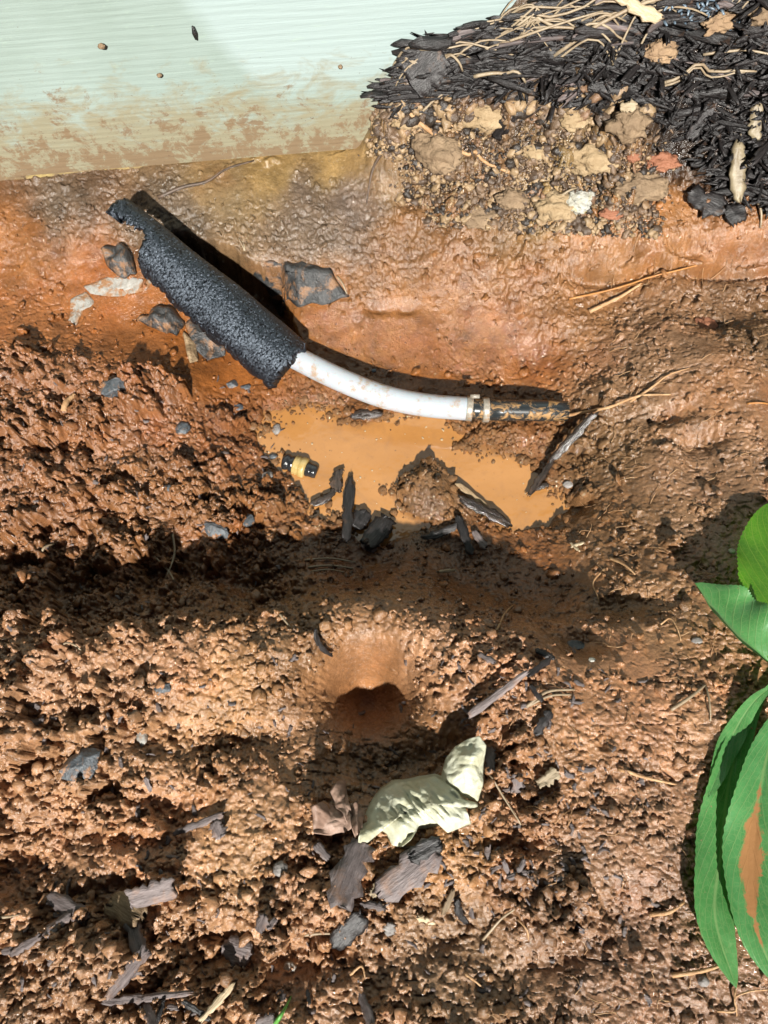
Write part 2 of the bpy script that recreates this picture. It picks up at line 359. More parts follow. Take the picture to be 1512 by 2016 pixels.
CTRL = [  # px, py, z   heights read off the photograph's shading
 # bank under the siding and shelf
 (-200,440,-.045),(0,430,-.045),(150,425,-.045),(300,410,-.043),(450,400,-.04),(600,385,-.038),(720,375,-.035),
 (0,500,-.062),(150,520,-.066),(300,480,-.058),(450,470,-.05),(600,480,-.055),(750,470,-.055),(900,470,-.05),
 (0,600,-.076),(120,630,-.082),(250,650,-.09),(400,700,-.1),(480,740,-.106),(-200,600,-.07),
 (620,580,-.082),(750,580,-.084),(900,580,-.084),(1020,570,-.075),(1100,620,-.078),(700,650,-.1),(800,680,-.107),(950,690,-.108),(1050,720,-.112),(1000,770,-.117),(850,750,-.114),(700,720,-.112),
 # heap on the left
 (40,730,-.052),(150,720,-.055),(280,725,-.06),(350,740,-.075),(330,800,-.075),(150,820,-.06),(20,860,-.05),(150,950,-.066),(300,900,-.08),(400,860,-.095),(460,800,-.108),(480,900,-.112),(480,980,-.11),(430,1080,-.1),(300,1040,-.085),(150,1080,-.078),(20,1020,-.052),(20,1150,-.075),(150,1175,-.088),(300,1150,-.098),(-200,900,-.05),(-200,1150,-.05),
 # pit floor under the near rim
 (480,1130,-.108),(560,1080,-.112),(650,1100,-.112),(750,1110,-.114),(850,1090,-.112),(950,1090,-.114),(1050,1110,-.112),(1090,1150,-.10),(1060,1060,-.114),
 (520,1180,-.104),(700,1140,-.104),(900,1150,-.104),(1000,1180,-.1),(1080,1200,-.085),
 # near rim
 (-200,1290,.006),(0,1270,.006),(120,1275,.004),(230,1262,.002),(340,1232,-.006),(450,1240,-.008),(540,1235,-.016),(640,1192,-.026),(720,1172,-.028),(800,1190,-.026),(880,1212,-.016),(960,1250,-.012),(1040,1262,-.012),(1130,1262,-.02),(1190,1230,-.03),
 # right flank
 (1150,800,-.098),(1130,900,-.112),(1150,990,-.108),(1140,1080,-.09),(1200,1000,-.082),(1220,1100,-.07),(1250,1180,-.044),(1200,900,-.088),(1220,780,-.076),(1220,680,-.07),(1200,560,-.062),(1150,520,-.055),(1300,620,-.05),(1310,780,-.052),(1300,900,-.05),(1300,1000,-.058),(1320,1120,-.038),(1400,560,-.045),(1400,700,-.03),(1400,830,-.04),(1400,960,-.042),(1420,1100,-.028),(1500,560,-.045),(1500,720,-.028),(1500,900,-.034),(1500,1100,-.022),(1750,700,-.025),(1750,1000,-.02),(1400,1250,-.016),(1500,1350,-.006),(1750,1400,-.004),
 # spoil in front
 (0,1350,.0),(150,1400,.004),(300,1340,-.004),(430,1390,-.006),(560,1330,-.008),(880,1300,-.004),(1000,1330,.002),(1150,1350,-.002),(1280,1350,-.006),(100,1550,.002),(300,1550,.004),(450,1500,-.01),(560,1560,.0),(640,1560,-.014),(720,1500,-.026),(800,1490,-.028),(900,1480,-.014),(560,1450,-.018),(1000,1480,.0),(1100,1480,.002),(1250,1550,.003),(1400,1600,.004),
 (0,1700,-.012),(150,1700,.002),(300,1680,.0),(480,1690,.004),(620,1640,.002),(850,1600,.0),(850,1700,.006),(1000,1640,.002),(1150,1680,.004),(1300,1800,.002),(1450,1900,.002),
 (60,1830,-.008),(250,1830,.004),(400,1880,-.012),(550,1830,.004),(700,1830,.0),(880,1850,-.008),(1000,1900,.002),(1200,1950,.0),(600,1960,.004),(300,2000,.002),(100,2000,.002),(900,2000,.0),(-200,1700,.0),(-200,2050,.0),(700,2150,.0),(1600,2000,.004),
 # cut bank and mulch
 (690,300,-.022),(690,220,-.02),(735,345,-.022),(800,340,-.018),(880,385,-.032),(960,425,-.04),(1080,440,-.036),(1180,448,-.028),(1300,455,-.022),(1420,465,-.02),(1512,478,-.018),(1700,480,-.015),
 (770,255,.022),(860,250,.028),(960,270,.018),(1060,290,.012),(1160,300,.012),(1280,300,.012),(1380,330,.004),(1490,380,-.002),(1100,360,-.008),(1000,340,-.004),(900,310,.006),(1250,380,-.008),
 (780,190,.055),(900,180,.064),(1020,180,.066),(1150,190,.064),(1300,200,.058),(1450,220,.052),(1600,260,.045),
 (800,130,.078),(900,110,.088),(1020,90,.1),(1150,60,.115),(1300,70,.112),(1450,60,.112),(1600,60,.115),(1300,10,.13),(1512,0,.135),(1200,0,.138),(1050,60,.115),(1800,200,.08),
]
C = np.array([px2w(*c) for c in CTRL])
def rbf_fit(P, v, lam=1e-4):
    r = np.hypot(P[:, None, 0] - P[None, :, 0], P[:, None, 1] - P[None, :, 1]); n = len(P)
    A = np.zeros((n + 1, n + 1)); A[:n, :n] = -r - lam * np.eye(n); A[:n, n] = 1; A[n, :n] = 1
    return np.linalg.solve(A, np.r_[v, 0])
cf = rbf_fit(C, C[:, 2])
def rbf_eval(x, y):
    o = np.full(x.shape, cf[-1])
    for (cx, cy, _), k in zip(C, cf[:-1]): o -= k * np.sqrt((x - cx) ** 2 + (y - cy) ** 2 + 1e-5)
    return o
gx = np.linspace(-0.75, 0.75, 240); gy = np.linspace(-0.35, 1.0, 240)
GX, GY = np.meshgrid(gx, gy, indexing='ij'); G = rbf_eval(GX, GY)
def bil(gxa, gya, Gm, x, y):
    i = np.clip(np.searchsorted(gxa, x) - 1, 0, len(gxa) - 2); j = np.clip(np.searchsorted(gya, y) - 1, 0, len(gya) - 2)
    u = np.clip((x - gxa[i]) / (gxa[i + 1] - gxa[i]), 0, 1); v = np.clip((y - gya[j]) / (gya[j + 1] - gya[j]), 0, 1)
    return Gm[i, j] * (1 - u) * (1 - v) + Gm[i + 1, j] * u * (1 - v) + Gm[i, j + 1] * (1 - u) * v + Gm[i + 1, j + 1] * u * v
H = bil(gx, gy, G, X, Y)

# material zones: px, py, z, albedo, lumpiness, radius(m)
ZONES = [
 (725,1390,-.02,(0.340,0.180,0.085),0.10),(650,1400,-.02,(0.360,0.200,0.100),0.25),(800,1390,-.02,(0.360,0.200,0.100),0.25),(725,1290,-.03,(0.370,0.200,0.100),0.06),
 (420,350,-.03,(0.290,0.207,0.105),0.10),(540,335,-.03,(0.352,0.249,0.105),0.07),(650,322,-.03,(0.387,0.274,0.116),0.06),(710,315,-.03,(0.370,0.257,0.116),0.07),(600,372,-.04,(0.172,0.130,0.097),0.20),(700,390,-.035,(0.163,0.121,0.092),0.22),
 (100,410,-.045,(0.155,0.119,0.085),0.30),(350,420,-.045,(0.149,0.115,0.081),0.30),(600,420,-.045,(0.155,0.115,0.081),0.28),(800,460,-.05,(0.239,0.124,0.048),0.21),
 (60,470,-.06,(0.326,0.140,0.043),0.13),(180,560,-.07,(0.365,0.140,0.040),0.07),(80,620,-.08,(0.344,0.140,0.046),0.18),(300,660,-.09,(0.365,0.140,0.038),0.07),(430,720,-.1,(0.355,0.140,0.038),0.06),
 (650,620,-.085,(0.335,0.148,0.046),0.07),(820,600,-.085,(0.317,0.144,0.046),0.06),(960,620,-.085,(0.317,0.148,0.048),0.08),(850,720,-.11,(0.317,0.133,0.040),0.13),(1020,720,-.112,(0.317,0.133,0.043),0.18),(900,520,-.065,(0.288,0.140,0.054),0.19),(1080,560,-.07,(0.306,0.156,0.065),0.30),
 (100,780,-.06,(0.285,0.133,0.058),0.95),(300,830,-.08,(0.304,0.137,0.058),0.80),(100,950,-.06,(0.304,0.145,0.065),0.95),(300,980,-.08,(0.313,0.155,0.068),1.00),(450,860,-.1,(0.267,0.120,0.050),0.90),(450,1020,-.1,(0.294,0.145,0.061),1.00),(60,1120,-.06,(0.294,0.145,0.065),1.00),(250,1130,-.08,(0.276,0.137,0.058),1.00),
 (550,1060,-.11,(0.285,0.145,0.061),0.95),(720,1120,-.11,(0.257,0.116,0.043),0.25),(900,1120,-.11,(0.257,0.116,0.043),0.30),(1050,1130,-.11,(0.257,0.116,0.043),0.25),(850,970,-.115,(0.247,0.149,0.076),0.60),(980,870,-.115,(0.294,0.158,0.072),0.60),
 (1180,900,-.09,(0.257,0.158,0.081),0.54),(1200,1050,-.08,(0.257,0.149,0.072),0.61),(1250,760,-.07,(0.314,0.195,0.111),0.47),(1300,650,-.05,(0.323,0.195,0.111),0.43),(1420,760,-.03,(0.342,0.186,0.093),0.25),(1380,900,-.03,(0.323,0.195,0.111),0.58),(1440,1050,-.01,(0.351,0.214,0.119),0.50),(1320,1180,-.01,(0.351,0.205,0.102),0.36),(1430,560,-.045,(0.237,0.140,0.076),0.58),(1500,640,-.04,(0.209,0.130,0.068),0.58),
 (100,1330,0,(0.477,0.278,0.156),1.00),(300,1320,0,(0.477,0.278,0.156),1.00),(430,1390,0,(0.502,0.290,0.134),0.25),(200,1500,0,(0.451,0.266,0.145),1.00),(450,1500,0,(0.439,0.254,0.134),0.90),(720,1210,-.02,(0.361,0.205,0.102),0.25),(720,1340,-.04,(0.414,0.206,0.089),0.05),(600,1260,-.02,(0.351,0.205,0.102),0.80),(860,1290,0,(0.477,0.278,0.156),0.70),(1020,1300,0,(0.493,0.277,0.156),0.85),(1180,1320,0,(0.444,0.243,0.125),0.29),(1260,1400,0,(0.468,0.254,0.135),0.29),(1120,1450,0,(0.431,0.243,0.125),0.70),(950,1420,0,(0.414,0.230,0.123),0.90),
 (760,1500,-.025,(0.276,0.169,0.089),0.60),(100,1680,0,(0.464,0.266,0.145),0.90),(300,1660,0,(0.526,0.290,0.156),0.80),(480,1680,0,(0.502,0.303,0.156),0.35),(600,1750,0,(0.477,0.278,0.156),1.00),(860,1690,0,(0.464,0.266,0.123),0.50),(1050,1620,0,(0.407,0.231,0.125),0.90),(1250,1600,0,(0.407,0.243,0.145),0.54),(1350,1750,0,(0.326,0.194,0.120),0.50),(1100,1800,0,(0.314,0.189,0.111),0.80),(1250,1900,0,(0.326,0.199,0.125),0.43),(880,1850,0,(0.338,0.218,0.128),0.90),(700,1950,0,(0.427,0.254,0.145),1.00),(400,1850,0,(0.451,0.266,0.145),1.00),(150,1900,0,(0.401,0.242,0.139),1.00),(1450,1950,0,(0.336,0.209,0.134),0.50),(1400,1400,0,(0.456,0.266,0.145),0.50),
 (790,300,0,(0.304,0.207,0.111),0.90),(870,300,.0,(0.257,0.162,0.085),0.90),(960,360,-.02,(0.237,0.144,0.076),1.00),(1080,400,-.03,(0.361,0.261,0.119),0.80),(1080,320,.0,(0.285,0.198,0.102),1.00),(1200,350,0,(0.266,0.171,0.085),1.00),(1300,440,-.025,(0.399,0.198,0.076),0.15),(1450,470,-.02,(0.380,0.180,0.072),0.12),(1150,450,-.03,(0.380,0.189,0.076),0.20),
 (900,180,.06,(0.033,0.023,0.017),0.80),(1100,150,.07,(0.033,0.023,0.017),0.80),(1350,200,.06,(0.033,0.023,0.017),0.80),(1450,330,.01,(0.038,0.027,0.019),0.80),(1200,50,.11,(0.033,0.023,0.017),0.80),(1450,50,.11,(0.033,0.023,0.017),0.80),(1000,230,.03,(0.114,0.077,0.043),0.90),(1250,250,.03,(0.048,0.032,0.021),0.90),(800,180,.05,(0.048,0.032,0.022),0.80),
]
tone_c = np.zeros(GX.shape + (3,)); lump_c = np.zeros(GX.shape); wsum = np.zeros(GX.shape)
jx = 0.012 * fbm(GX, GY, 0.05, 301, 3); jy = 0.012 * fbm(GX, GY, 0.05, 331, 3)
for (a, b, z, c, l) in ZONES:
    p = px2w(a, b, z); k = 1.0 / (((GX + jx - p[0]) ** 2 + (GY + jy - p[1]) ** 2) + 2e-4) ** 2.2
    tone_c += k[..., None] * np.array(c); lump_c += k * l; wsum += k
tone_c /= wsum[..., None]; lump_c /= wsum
patchy = sstep(-.30, .15, fbm(GX, GY, .055, 811, 3)); rgt = sstep(.02, .12, GX - .55 * (GY - .1)) * (GY < .5)
lump_c *= 1 - (1 - patchy) * (.33 + .36 * rgt)
LUMP = np.clip(bil(gx, gy, lump_c, X, Y), 0.03, 1)
TONE = np.stack([bil(gx, gy, tone_c[..., k], X, Y) for k in range(3)], -1)

# medium undulation
H += (0.007 * fbm(X, Y, 0.06, 11, 3)) * (0.25 + 0.75 * LUMP)
def wpoly(pts, z): return [px2w(a, b, z)[:2] for a, b in pts]
def dent(px, py, z, rx, ry, dep, pw=2.0, rot=0.0):
    global H
    if py > 1400: dep *= .95
    p = px2w(px, py, z); c, s = math.cos(rot), math.sin(rot); dx = X - p[0]; dy = Y - p[1]
    d = np.hypot((c * dx + s * dy) / rx, (-s * dx + c * dy) / ry); H = H - dep * np.exp(-d ** pw)
dent(722, 1346, -.01, .040, .034, .078, 2.3)                   # heel hole in the rim
dent(700, 1230, -.02, .03, .03, .006)
dent(770, 1500, -.02, .055, .022, .022)
dent(950, 1470, -.01, .03, .02, .012)
dent(330, 1440, 0, .05, .02, .014, 2, -.2); dent(60, 1500, 0, .05, .02, .018); dent(170, 1560, 0, .05, .012, .016, 2, -.1)
dent(330, 1600, 0, .02, .02, .016); dent(40, 1690, 0, .04, .022, .026); dent(380, 1870, 0, .04, .014, .018); dent(130, 1800, 0, .03, .012, .016)
dent(270, 1745, 0, .03, .008, .015); dent(480, 1450, 0, .05, .012, .012, 2, .2); dent(870, 1850, 0, .035, .018, .016, 2, .4); dent(950, 1880, 0, .02, .03, .012)
dent(650, 1880, 0, .022, .016, .016, 2, .5); dent(1230, 1790, 0, .03, .016, .012); dent(1100, 1890, 0, .05, .014, .012, 2, .3); dent(250, 1960, 0, .05, .012, .012); dent(80, 1620, 0, .03, .014, .012); dent(200, 1640, 0, .04, .010, .012)
dent(1425, 1685, 0, .012, .03, .012); dent(570, 1885, 0, .03, .014, .014); dent(640, 1670, 0, .02, .014, .012); dent(1030, 1560, 0, .025, .02, .012); dent(1010, 1660, 0, .03, .01, .012)
dent(100, 870, -.06, .035, .016, .022); dent(130, 790, -.06, .02, .016, .018); dent(20, 1060, -.05, .03, .02, .022); dent(200, 1215, -.04, .07, .016, .020)
dent(110, 1030, -.06, .03, .006, .014, 2, .1); dent(420, 1130, -.09, .06, .016, .014)
dent(1390, 850, -.03, .022, .012, .018); dent(1400, 900, -.03, .018, .02, .014); dent(1330, 800, -.04, .02, .01, .014); dent(1250, 1180, -.03, .03, .012, .016); dent(1150, 1260, -.02, .018, .012, .02)
dent(1430, 620, -.04, .02, .014, .016); dent(1180, 535, -.06, .03, .008, .012); dent(1230, 510, -.05, .016, .008, .012); dent(1350, 495, -.04, .02, .008, .014); dent(1470, 515, -.045, .045, .012, .03); 
dent(830, 360, -.02, .03, .012, .022); dent(960, 350, -.01, .02, .014, .02); dent(1150, 270, .02, .02, .01, .016); dent(1060, 240, .03, .03, .01, .016)
cav = sdf_poly(X, Y, wpoly([(345,470),(400,478),(440,492),(480,512),(550,522),(556,560),(585,622),(610,668),(560,660),(480,590),(380,510)], -.062)) + .004 * fbm(X, Y, .02, 87, 3)
H -= .055 * (1 - sstep(-.004, .0015, cav))              # hollow behind the foam, under the ledge
dent(540, 585, -.08, .020, .024, .018, 2.4)
dent(800, 600, -.085, .012, .006, .006); dent(740, 600, -.085, .014, .006, .006)
# mulch mound ends steeply on the left, against the siding
pm = px2w(742, 200, 0.03)
edge = (X - pm[0]) + 0.012 * fbm(X, Y, 0.03, 77, 3) - 0.10 * (Y - pm[1])
lowH = -0.022 + (Y - pm[1]) * 0.0
msk = sstep(-0.034, 0.012, edge)
far = sstep(0.48, 0.54, Y)
H = np.where((H > lowH) , H * (1 - far * (1 - msk)) + lowH * far * (1 - msk), H)
# ledge step at right under the orange clay
pl = px2w(1330, 486, -.02); st = (Y - (pl[1] - 0.00)) + 0.05 * (X - pl[0]) + 0.004 * fbm(X, Y, 0.03, 91, 3)
H -= 0.020 * (1 - sstep(-0.004, 0.004, st)) * sstep(-.09, -.03, st) * sstep(px2w(1080, 500, -.04)[0], px2w(1250, 500, -.04)[0], X)

# puddle basin
PUD = wpoly([(500,850),(522,812),(575,800),(640,790),(668,828),(705,840),(770,812),(830,808),(905,820),(922,850),(905,878),(940,885),(1000,897),(1045,905),(1068,950),(1118,972),(1122,1002),(1078,1034),(1010,1045),(960,1018),(925,972),(890,930),(835,905),(788,932),(772,975),(795,1010),(838,1032),(800,1055),(770,1064),(720,1062),(690,1048),(640,1038),(608,1018),(598,968),(568,942),(525,908)], WZ)
SD = sdf_poly(X, Y, PUD) - .003 + 0.004 * fbm(X, Y, 0.02, 51, 4)
H = np.where(SD < 0.05, np.minimum(H, WZ + 0.004 + 0.9 * np.maximum(SD, 0) + 0.02 * sstep(.0, .05, SD)) * (1 - sstep(0.01, 0.05, SD)) + H * sstep(0.01, 0.05, SD), H)
H = np.where(SD < 0.004, np.minimum(H, WZ + 0.0035 + 1.2 * SD), H); H = np.maximum(H, np.where(SD < 0.03, WZ - 0.014, -9))
H = np.where((SD > 0.002) & (SD < 0.06), np.maximum(H, WZ + 0.0015 + 0.25 * np.minimum(SD, 0.02)), H)
LUMP = np.where(SD < 0, 0.05, LUMP)
# mud island and the lumpy mud spit between the two arms
def mound(px, py, z, rx, ry, hgt, pw=2.0):
    global H
    p = px2w(px, py, z); d = np.hypot((X - p[0]) / rx, (Y - p[1]) / ry); H = H + hgt * np.exp(-d ** pw)
mound(838, 965, WZ, .026, .026, .018); mound(735, 815, WZ, .022, .010, .010); mound(1000, 860, WZ, .04, .014, .008); mound(660, 1030, WZ, .02, .012, .014)
mound(1165, 800, -.1, .022, .022, .02)
WETM = np.exp(-np.maximum(SD, 0) / 0.03)
# trowel scrapes on the right side
scr = sstep(0.03, 0.06, X - 0.18 - 0.02 * np.sin(Y * 14)) * (Y < 0.5)
ridg = perlin((X + 0.12 * Y) / 0.011, Y / 0.16, 131); H += 0.0035 * scr * np.clip(ridg, -0.6, 0.6) * LUMP

# clods: heaped, stamped one over the other
N = 62000
cx = rng.uniform(-0.555, 0.555, N); cy = rng.uniform(-0.165, 0.66, N)
ll = bil(gx, gy, lump_c, cx, cy)
rad = np.clip(0.0016 * np.exp(rng.exponential(0.60, N)), 0.0016, 0.0135)
keep = rng.random(N) < np.clip(ll, 0, 1) ** np.where(rad < .003, 1.0, 1.7) * np.where(rad > 0.0045, ll ** 2.5, 1)
cl = np.exp(1.6 * fbm(cx, cy, 0.05, 202, 2)); keep &= rng.random(N) < np.clip(cl, 0.15, 1)
sdc = sdf_poly(cx, cy, PUD); keep &= (sdc > -0.002)
keep &= ~((np.hypot((cx - px2w(725,1345,-.03)[0]) / .036, (cy - px2w(725,1345,-.03)[1]) / .04)) < 1)
cx, cy, rad = cx[keep], cy[keep], rad[keep]
order = np.argsort(-rad); cx, cy, rad = cx[order], cy[order], rad[order]
WX = 0.0016 * perlin(X / .005, Y / .005, 611) + 0.0011 * perlin(X / .0024, Y / .0024, 612); WY = 0.0016 * perlin(X / .005, Y / .005, 613) + 0.0011 * perlin(X / .0024, Y / .0024, 614)
WZN = fbm(X, Y, .006, 615, 3, .6)
for x0, y0, r in zip(cx, cy, rad):
    e = r * 2.2 + .002
    i0, i1 = np.searchsorted(XA, (x0 - e, x0 + e)); j0, j1 = np.searchsorted(YA, (y0 - e, y0 + e))
    if i1 - i0 < 2 or j1 - j0 < 2: continue
    dx = (XA[i0:i1] - x0)[:, None] + WX[i0:i1, j0:j1]; dy = (YA[j0:j1] - y0)[None, :] + WY[i0:i1, j0:j1]
    a = rng.random() * 6.28; ca, sa = math.cos(a), math.sin(a); st = 0.65 + 0.7 * rng.random()
    u = (ca * dx + sa * dy) / (r * st); v = (-sa * dx + ca * dy) / (r / st ** 0.5)
    th = np.arctan2(v, u); wob = 1 + 0.16 * np.sin(3 * th + a * 5) + 0.10 * np.sin(5 * th + a * 9) + 0.07 * np.sin(8 * th + a * 3)
    d2 = (u * u + v * v) / wob ** 2
    sub = H[i0:i1, j0:j1]; h0 = H[(i0 + i1) // 2, (j0 + j1) // 2]
    top = h0 - 0.25 * r + r * (0.7 + 0.65 * rng.random()) * np.maximum(1 - d2, 0) ** .38 * (1 + .58 * WZN[i0:i1, j0:j1]) + (rng.random() - .5) * 0.9 * dx + (rng.random() - .5) * 0.9 * dy
    if rng.random() < .5: top = np.minimum(top, h0 + r * (.15 + .4 * rng.random()) + rng.normal() * .45 * dx + rng.normal() * .45 * dy + .12 * r * WZN[i0:i1, j0:j1])
    H[i0:i1, j0:j1] = np.where(d2 < 1, np.maximum(sub, top), sub)
# crumbly fine relief
f1, f2 = worley(X + 0.002 * perlin(X / .004, Y / .004, 5), Y + 0.002 * perlin(X / .004, Y / .004, 6), 0.0065, 21)
H += LUMP * (0.0026 * (0.55 - f1))
H += (0.10 + 0.9 * LUMP) * (0.0023 * fbm(X, Y, 0.008, 401, 4, 0.65))
fine = sstep(.06, .22, LUMP) * (1 - sstep(.5, .8, LUMP)) * (.35 + .65 * sstep(-.2, .2, fbm(X, Y, .03, 405, 3))); f1b, f2b = worley(X, Y, .0034, 407)
H += fine * (.0022 * np.maximum(.55 - f1b, -.1) + .0011 * fbm(X, Y, .004, 409, 3, .6))
pits = sstep(0.28, 0.5, perlin(X / .012, Y / .012, 411)) * sstep(0.0, 0.35, perlin(X / .05, Y / .05, 412)); H -= 0.005 * pits * (0.15 + LUMP)
cr = np.abs(perlin(X / .02 + 0.3 * perlin(X / .006, Y / .006, 9), Y / .013, 431)); H -= 0.0022 * (1 - sstep(0, .07, cr)) * sstep(0.05, 0.2, LUMP) * (1 - WETM)
# keep soil from poking through the siding plane by more than the mulch does
inside = Y > wall_y(X) + 0.004
H = np.where((H < -0.01) & inside, np.minimum(H, -0.03), H)
H += .016 * np.clip(perlin(X / .035, Y / .03, 541) + .4 * perlin(X / .009, Y / .009, 542) - .25, 0, 1) * np.exp(-((Y - wall_y(X)) / .010) ** 2) * (X < 0.0)
# crumb tone jitter
TONE *= (1 + 0.22 * fbm(X, Y, 0.02, 501, 3))[..., None]
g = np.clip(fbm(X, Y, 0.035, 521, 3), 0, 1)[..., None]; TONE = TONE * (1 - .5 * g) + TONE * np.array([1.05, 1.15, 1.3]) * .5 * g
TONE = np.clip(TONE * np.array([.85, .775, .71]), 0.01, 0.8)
V = np.stack([X, Y, H], -1).reshape(-1, 3); Q = grid_quads(len(XA), len(YA))[:, ::-1]
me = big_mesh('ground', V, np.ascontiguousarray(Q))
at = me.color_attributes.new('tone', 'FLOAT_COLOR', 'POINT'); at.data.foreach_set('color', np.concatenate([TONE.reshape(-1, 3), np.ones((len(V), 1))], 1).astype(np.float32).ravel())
wetv = np.clip(WETM + 0.35 * sstep(-0.085, -0.11, H) + .22 + .30 * fbm(X, Y, .05, 821, 3) + .25 * (1 - LUMP), .0, 1)
at = me.attributes.new('wet', 'FLOAT', 'POINT'); at.data.foreach_set('value', wetv.astype(np.float32).ravel())
ground = add('ground', me, M['clay']); tag(ground, 'reddish clay soil dug out into a lumpy hole in front of the wall', 'ground', kind='structure')

# surface used to rest things on
HS = np.maximum(H, np.where(SD < 0.006, WZ, -9))
def blur(A, n):
    for ax in (0, 1):
        c = np.cumsum(np.pad(A, [(n + 1, n) if k == ax else (0, 0) for k in (0, 1)], mode='edge'), axis=ax)
        A = (np.take(c, range(2 * n + 1, c.shape[ax]), ax) - np.take(c, range(0, c.shape[ax] - 2 * n - 1), ax)) / (2 * n + 1)
    return A
HP = blur(HS, 4)
def hz(x, y, raw=False): return float(bil(XA, YA, HS if raw else HP, np.array([x]), np.array([y]))[0])
TZ = np.linspace(0.2, -0.18, 500)
def hit(px, py):
    d = ray(px, py); t = (TZ - HC) / d[2]; P = np.array([0, 0, HC]) + d * t[:, None]
    h = bil(XA, YA, HP, P[:, 0], P[:, 1]); k = np.argmax(P[:, 2] <= h); return np.array([P[k, 0], P[k, 1], h[k]])
def nrm(x, y, e=0.006):
    n = np.array([hz(x - e, y) - hz(x + e, y), hz(x, y - e) - hz(x, y + e), 2 * e]); return n / np.linalg.norm(n)

# puddle surface
pv = np.array(PUD); pc = pv.mean(0)
mx = px2w(450, 760, WZ); mn = px2w(1180, 1110, WZ)
n1, n2 = 150, 120
gxx, gyy = np.meshgrid(np.linspace(mx[0], mn[0], n1), np.linspace(mn[1], mx[1], n2), indexing='ij')
keepv = sdf_poly(gxx, gyy, PUD) < 0.018
me = big_mesh('puddle', np.stack([gxx, gyy, np.full(gxx.shape, WZ)], -1).reshape(-1, 3), np.ascontiguousarray(np.array([q for q in grid_quads(n1, n2)[:, ::-1] if keepv.ravel()[q].any()])))
at = me.attributes.new('shore', 'FLOAT', 'POINT'); at.data.foreach_set('value', np.clip(1 + (sdf_poly(gxx, gyy, PUD)) / .008 - .25, 0, 1.5).ravel().astype(np.float32))
pud = add('puddle', me, M['water']); tag(pud, 'shallow puddle of opaque orange muddy water at the bottom of the hole', 'puddle', kind='structure')

# ------------------------------------------------------------------ wall
wroot = empty('siding_wall', (0, float(wall_y(0)), -0.02)); wroot.rotation_euler = (0, 0, math.atan(WK))
tag(wroot, 'pale mint green wood grain siding wall with mud splashed along its foot', 'wall')
def board(name, z0, z1, y0, y1, th, m, L=2.2, nx=60, nz=6, wav=0.0):
    xs = np.linspace(-L, L, nx); zs = np.linspace(z0, z1, nz); V = []; 
    for side in (0, 1):
        for x in xs:
            for z in zs:
                yy = y0 + (y1 - y0) * (z - z0) / (z1 - z0) + side * th
                V.append((x, yy, z))
    n = nx * nz; Q = [tuple(q[::-1]) for q in grid_quads(nx, nz)][:]; Q = [tuple(q) for q in grid_quads(nx, nz)[:, ::-1]]
    F_ = [q[::-1] for q in Q] + [tuple(k + n for k in q) for q in Q]
    for i in range(nx - 1):
        a, b = i * nz, (i + 1) * nz; F_.append((a, b, b + n, a + n)); a += nz - 1; b += nz - 1; F_.append((a, a + n, b + n, b))
    for i in (0, nx - 1):
        for j in range(nz - 1):
            a = i * nz + j; F_.append((a, a + 1, a + 1 + n, a + n))
    me = mesh_from(name, V, F_, False); o = bpy.data.objects.new(name, me); me.materials.append(m); COL.objects.link(o); o.parent = wroot
    return o
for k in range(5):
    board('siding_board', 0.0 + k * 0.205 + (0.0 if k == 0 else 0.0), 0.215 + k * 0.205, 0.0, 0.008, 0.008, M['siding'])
board('foundation', -0.30, 0.03, 0.012, 0.0125, 0.10, M['found'], nx=20)

# ------------------------------------------------------------------ shape builders
def tube_mesh(name, P, R, ns=8, cap=True, rough=0.0):
    P = np.asarray(P, float); n = len(P); R = np.broadcast_to(R, (n,)); T = np.gradient(P, axis=0); T /= np.linalg.norm(T, axis=1)[:, None] + 1e-12
    up = np.array([0, 0, 1.0]); V = []
    for i in range(n):
        a = np.cross(T[i], up); a /= np.linalg.norm(a) + 1e-9; b = np.cross(a, T[i])
        for j in range(ns):
            th = 2 * np.pi * j / ns; r = R[i] * (1 + (rng.random() - .5) * rough); V.append(P[i] + r * (math.cos(th) * a + math.sin(th) * b))
    F_ = [tuple(q) for q in grid_quads(n, ns, True)]
    if cap: F_ += [tuple(range(ns))[::-1], tuple(range((n - 1) * ns, n * ns))]
    V, c = center(V); return mesh_from(name, V, F_), c
def spline(P, n):
    P = np.asarray(P, float); d = np.r_[0, np.cumsum(np.linalg.norm(np.diff(P, axis=0), axis=1))]; t = np.linspace(0, d[-1], n)
    m = np.gradient(P, d, axis=0); o = []
    for x in t:
        i = min(np.searchsorted(d, x, side='right') - 1, len(P) - 2); h = d[i + 1] - d[i]; s = (x - d[i]) / h
        o.append((2*s**3-3*s**2+1)*P[i] + (s**3-2*s**2+s)*h*m[i] + (-2*s**3+3*s**2)*P[i+1] + (s**3-s**2)*h*m[i+1])
    return np.array(o)
def strand(name, pts, wpx, m, label, cat, group=None, lift=0.0, taper=0.4, n=14, ns=6, rough=0.1, lifts=None):
    Ps = np.array([hit(a, b) for a, b in pts]); r = wpx / 2 / ppm(Ps[0])
    P = spline(Ps, n)
    for k, p in enumerate(P):
        h = hz(p[0], p[1]); P[k, 2] = max(p[2], h) + r * 0.6 + lift * math.sin(math.pi * k / (n - 1))
    if lifts is not None: P[:, 2] += np.interp(np.linspace(0, 1, n), np.linspace(0, 1, len(lifts)), lifts)
    s = np.linspace(0, 1, n); R = r * (1 - (1 - taper) * s)
    me, c = tube_mesh(name, P, R, ns, True, rough); o = add(name, me, m, loc=c); return tag(o, label, cat, group)
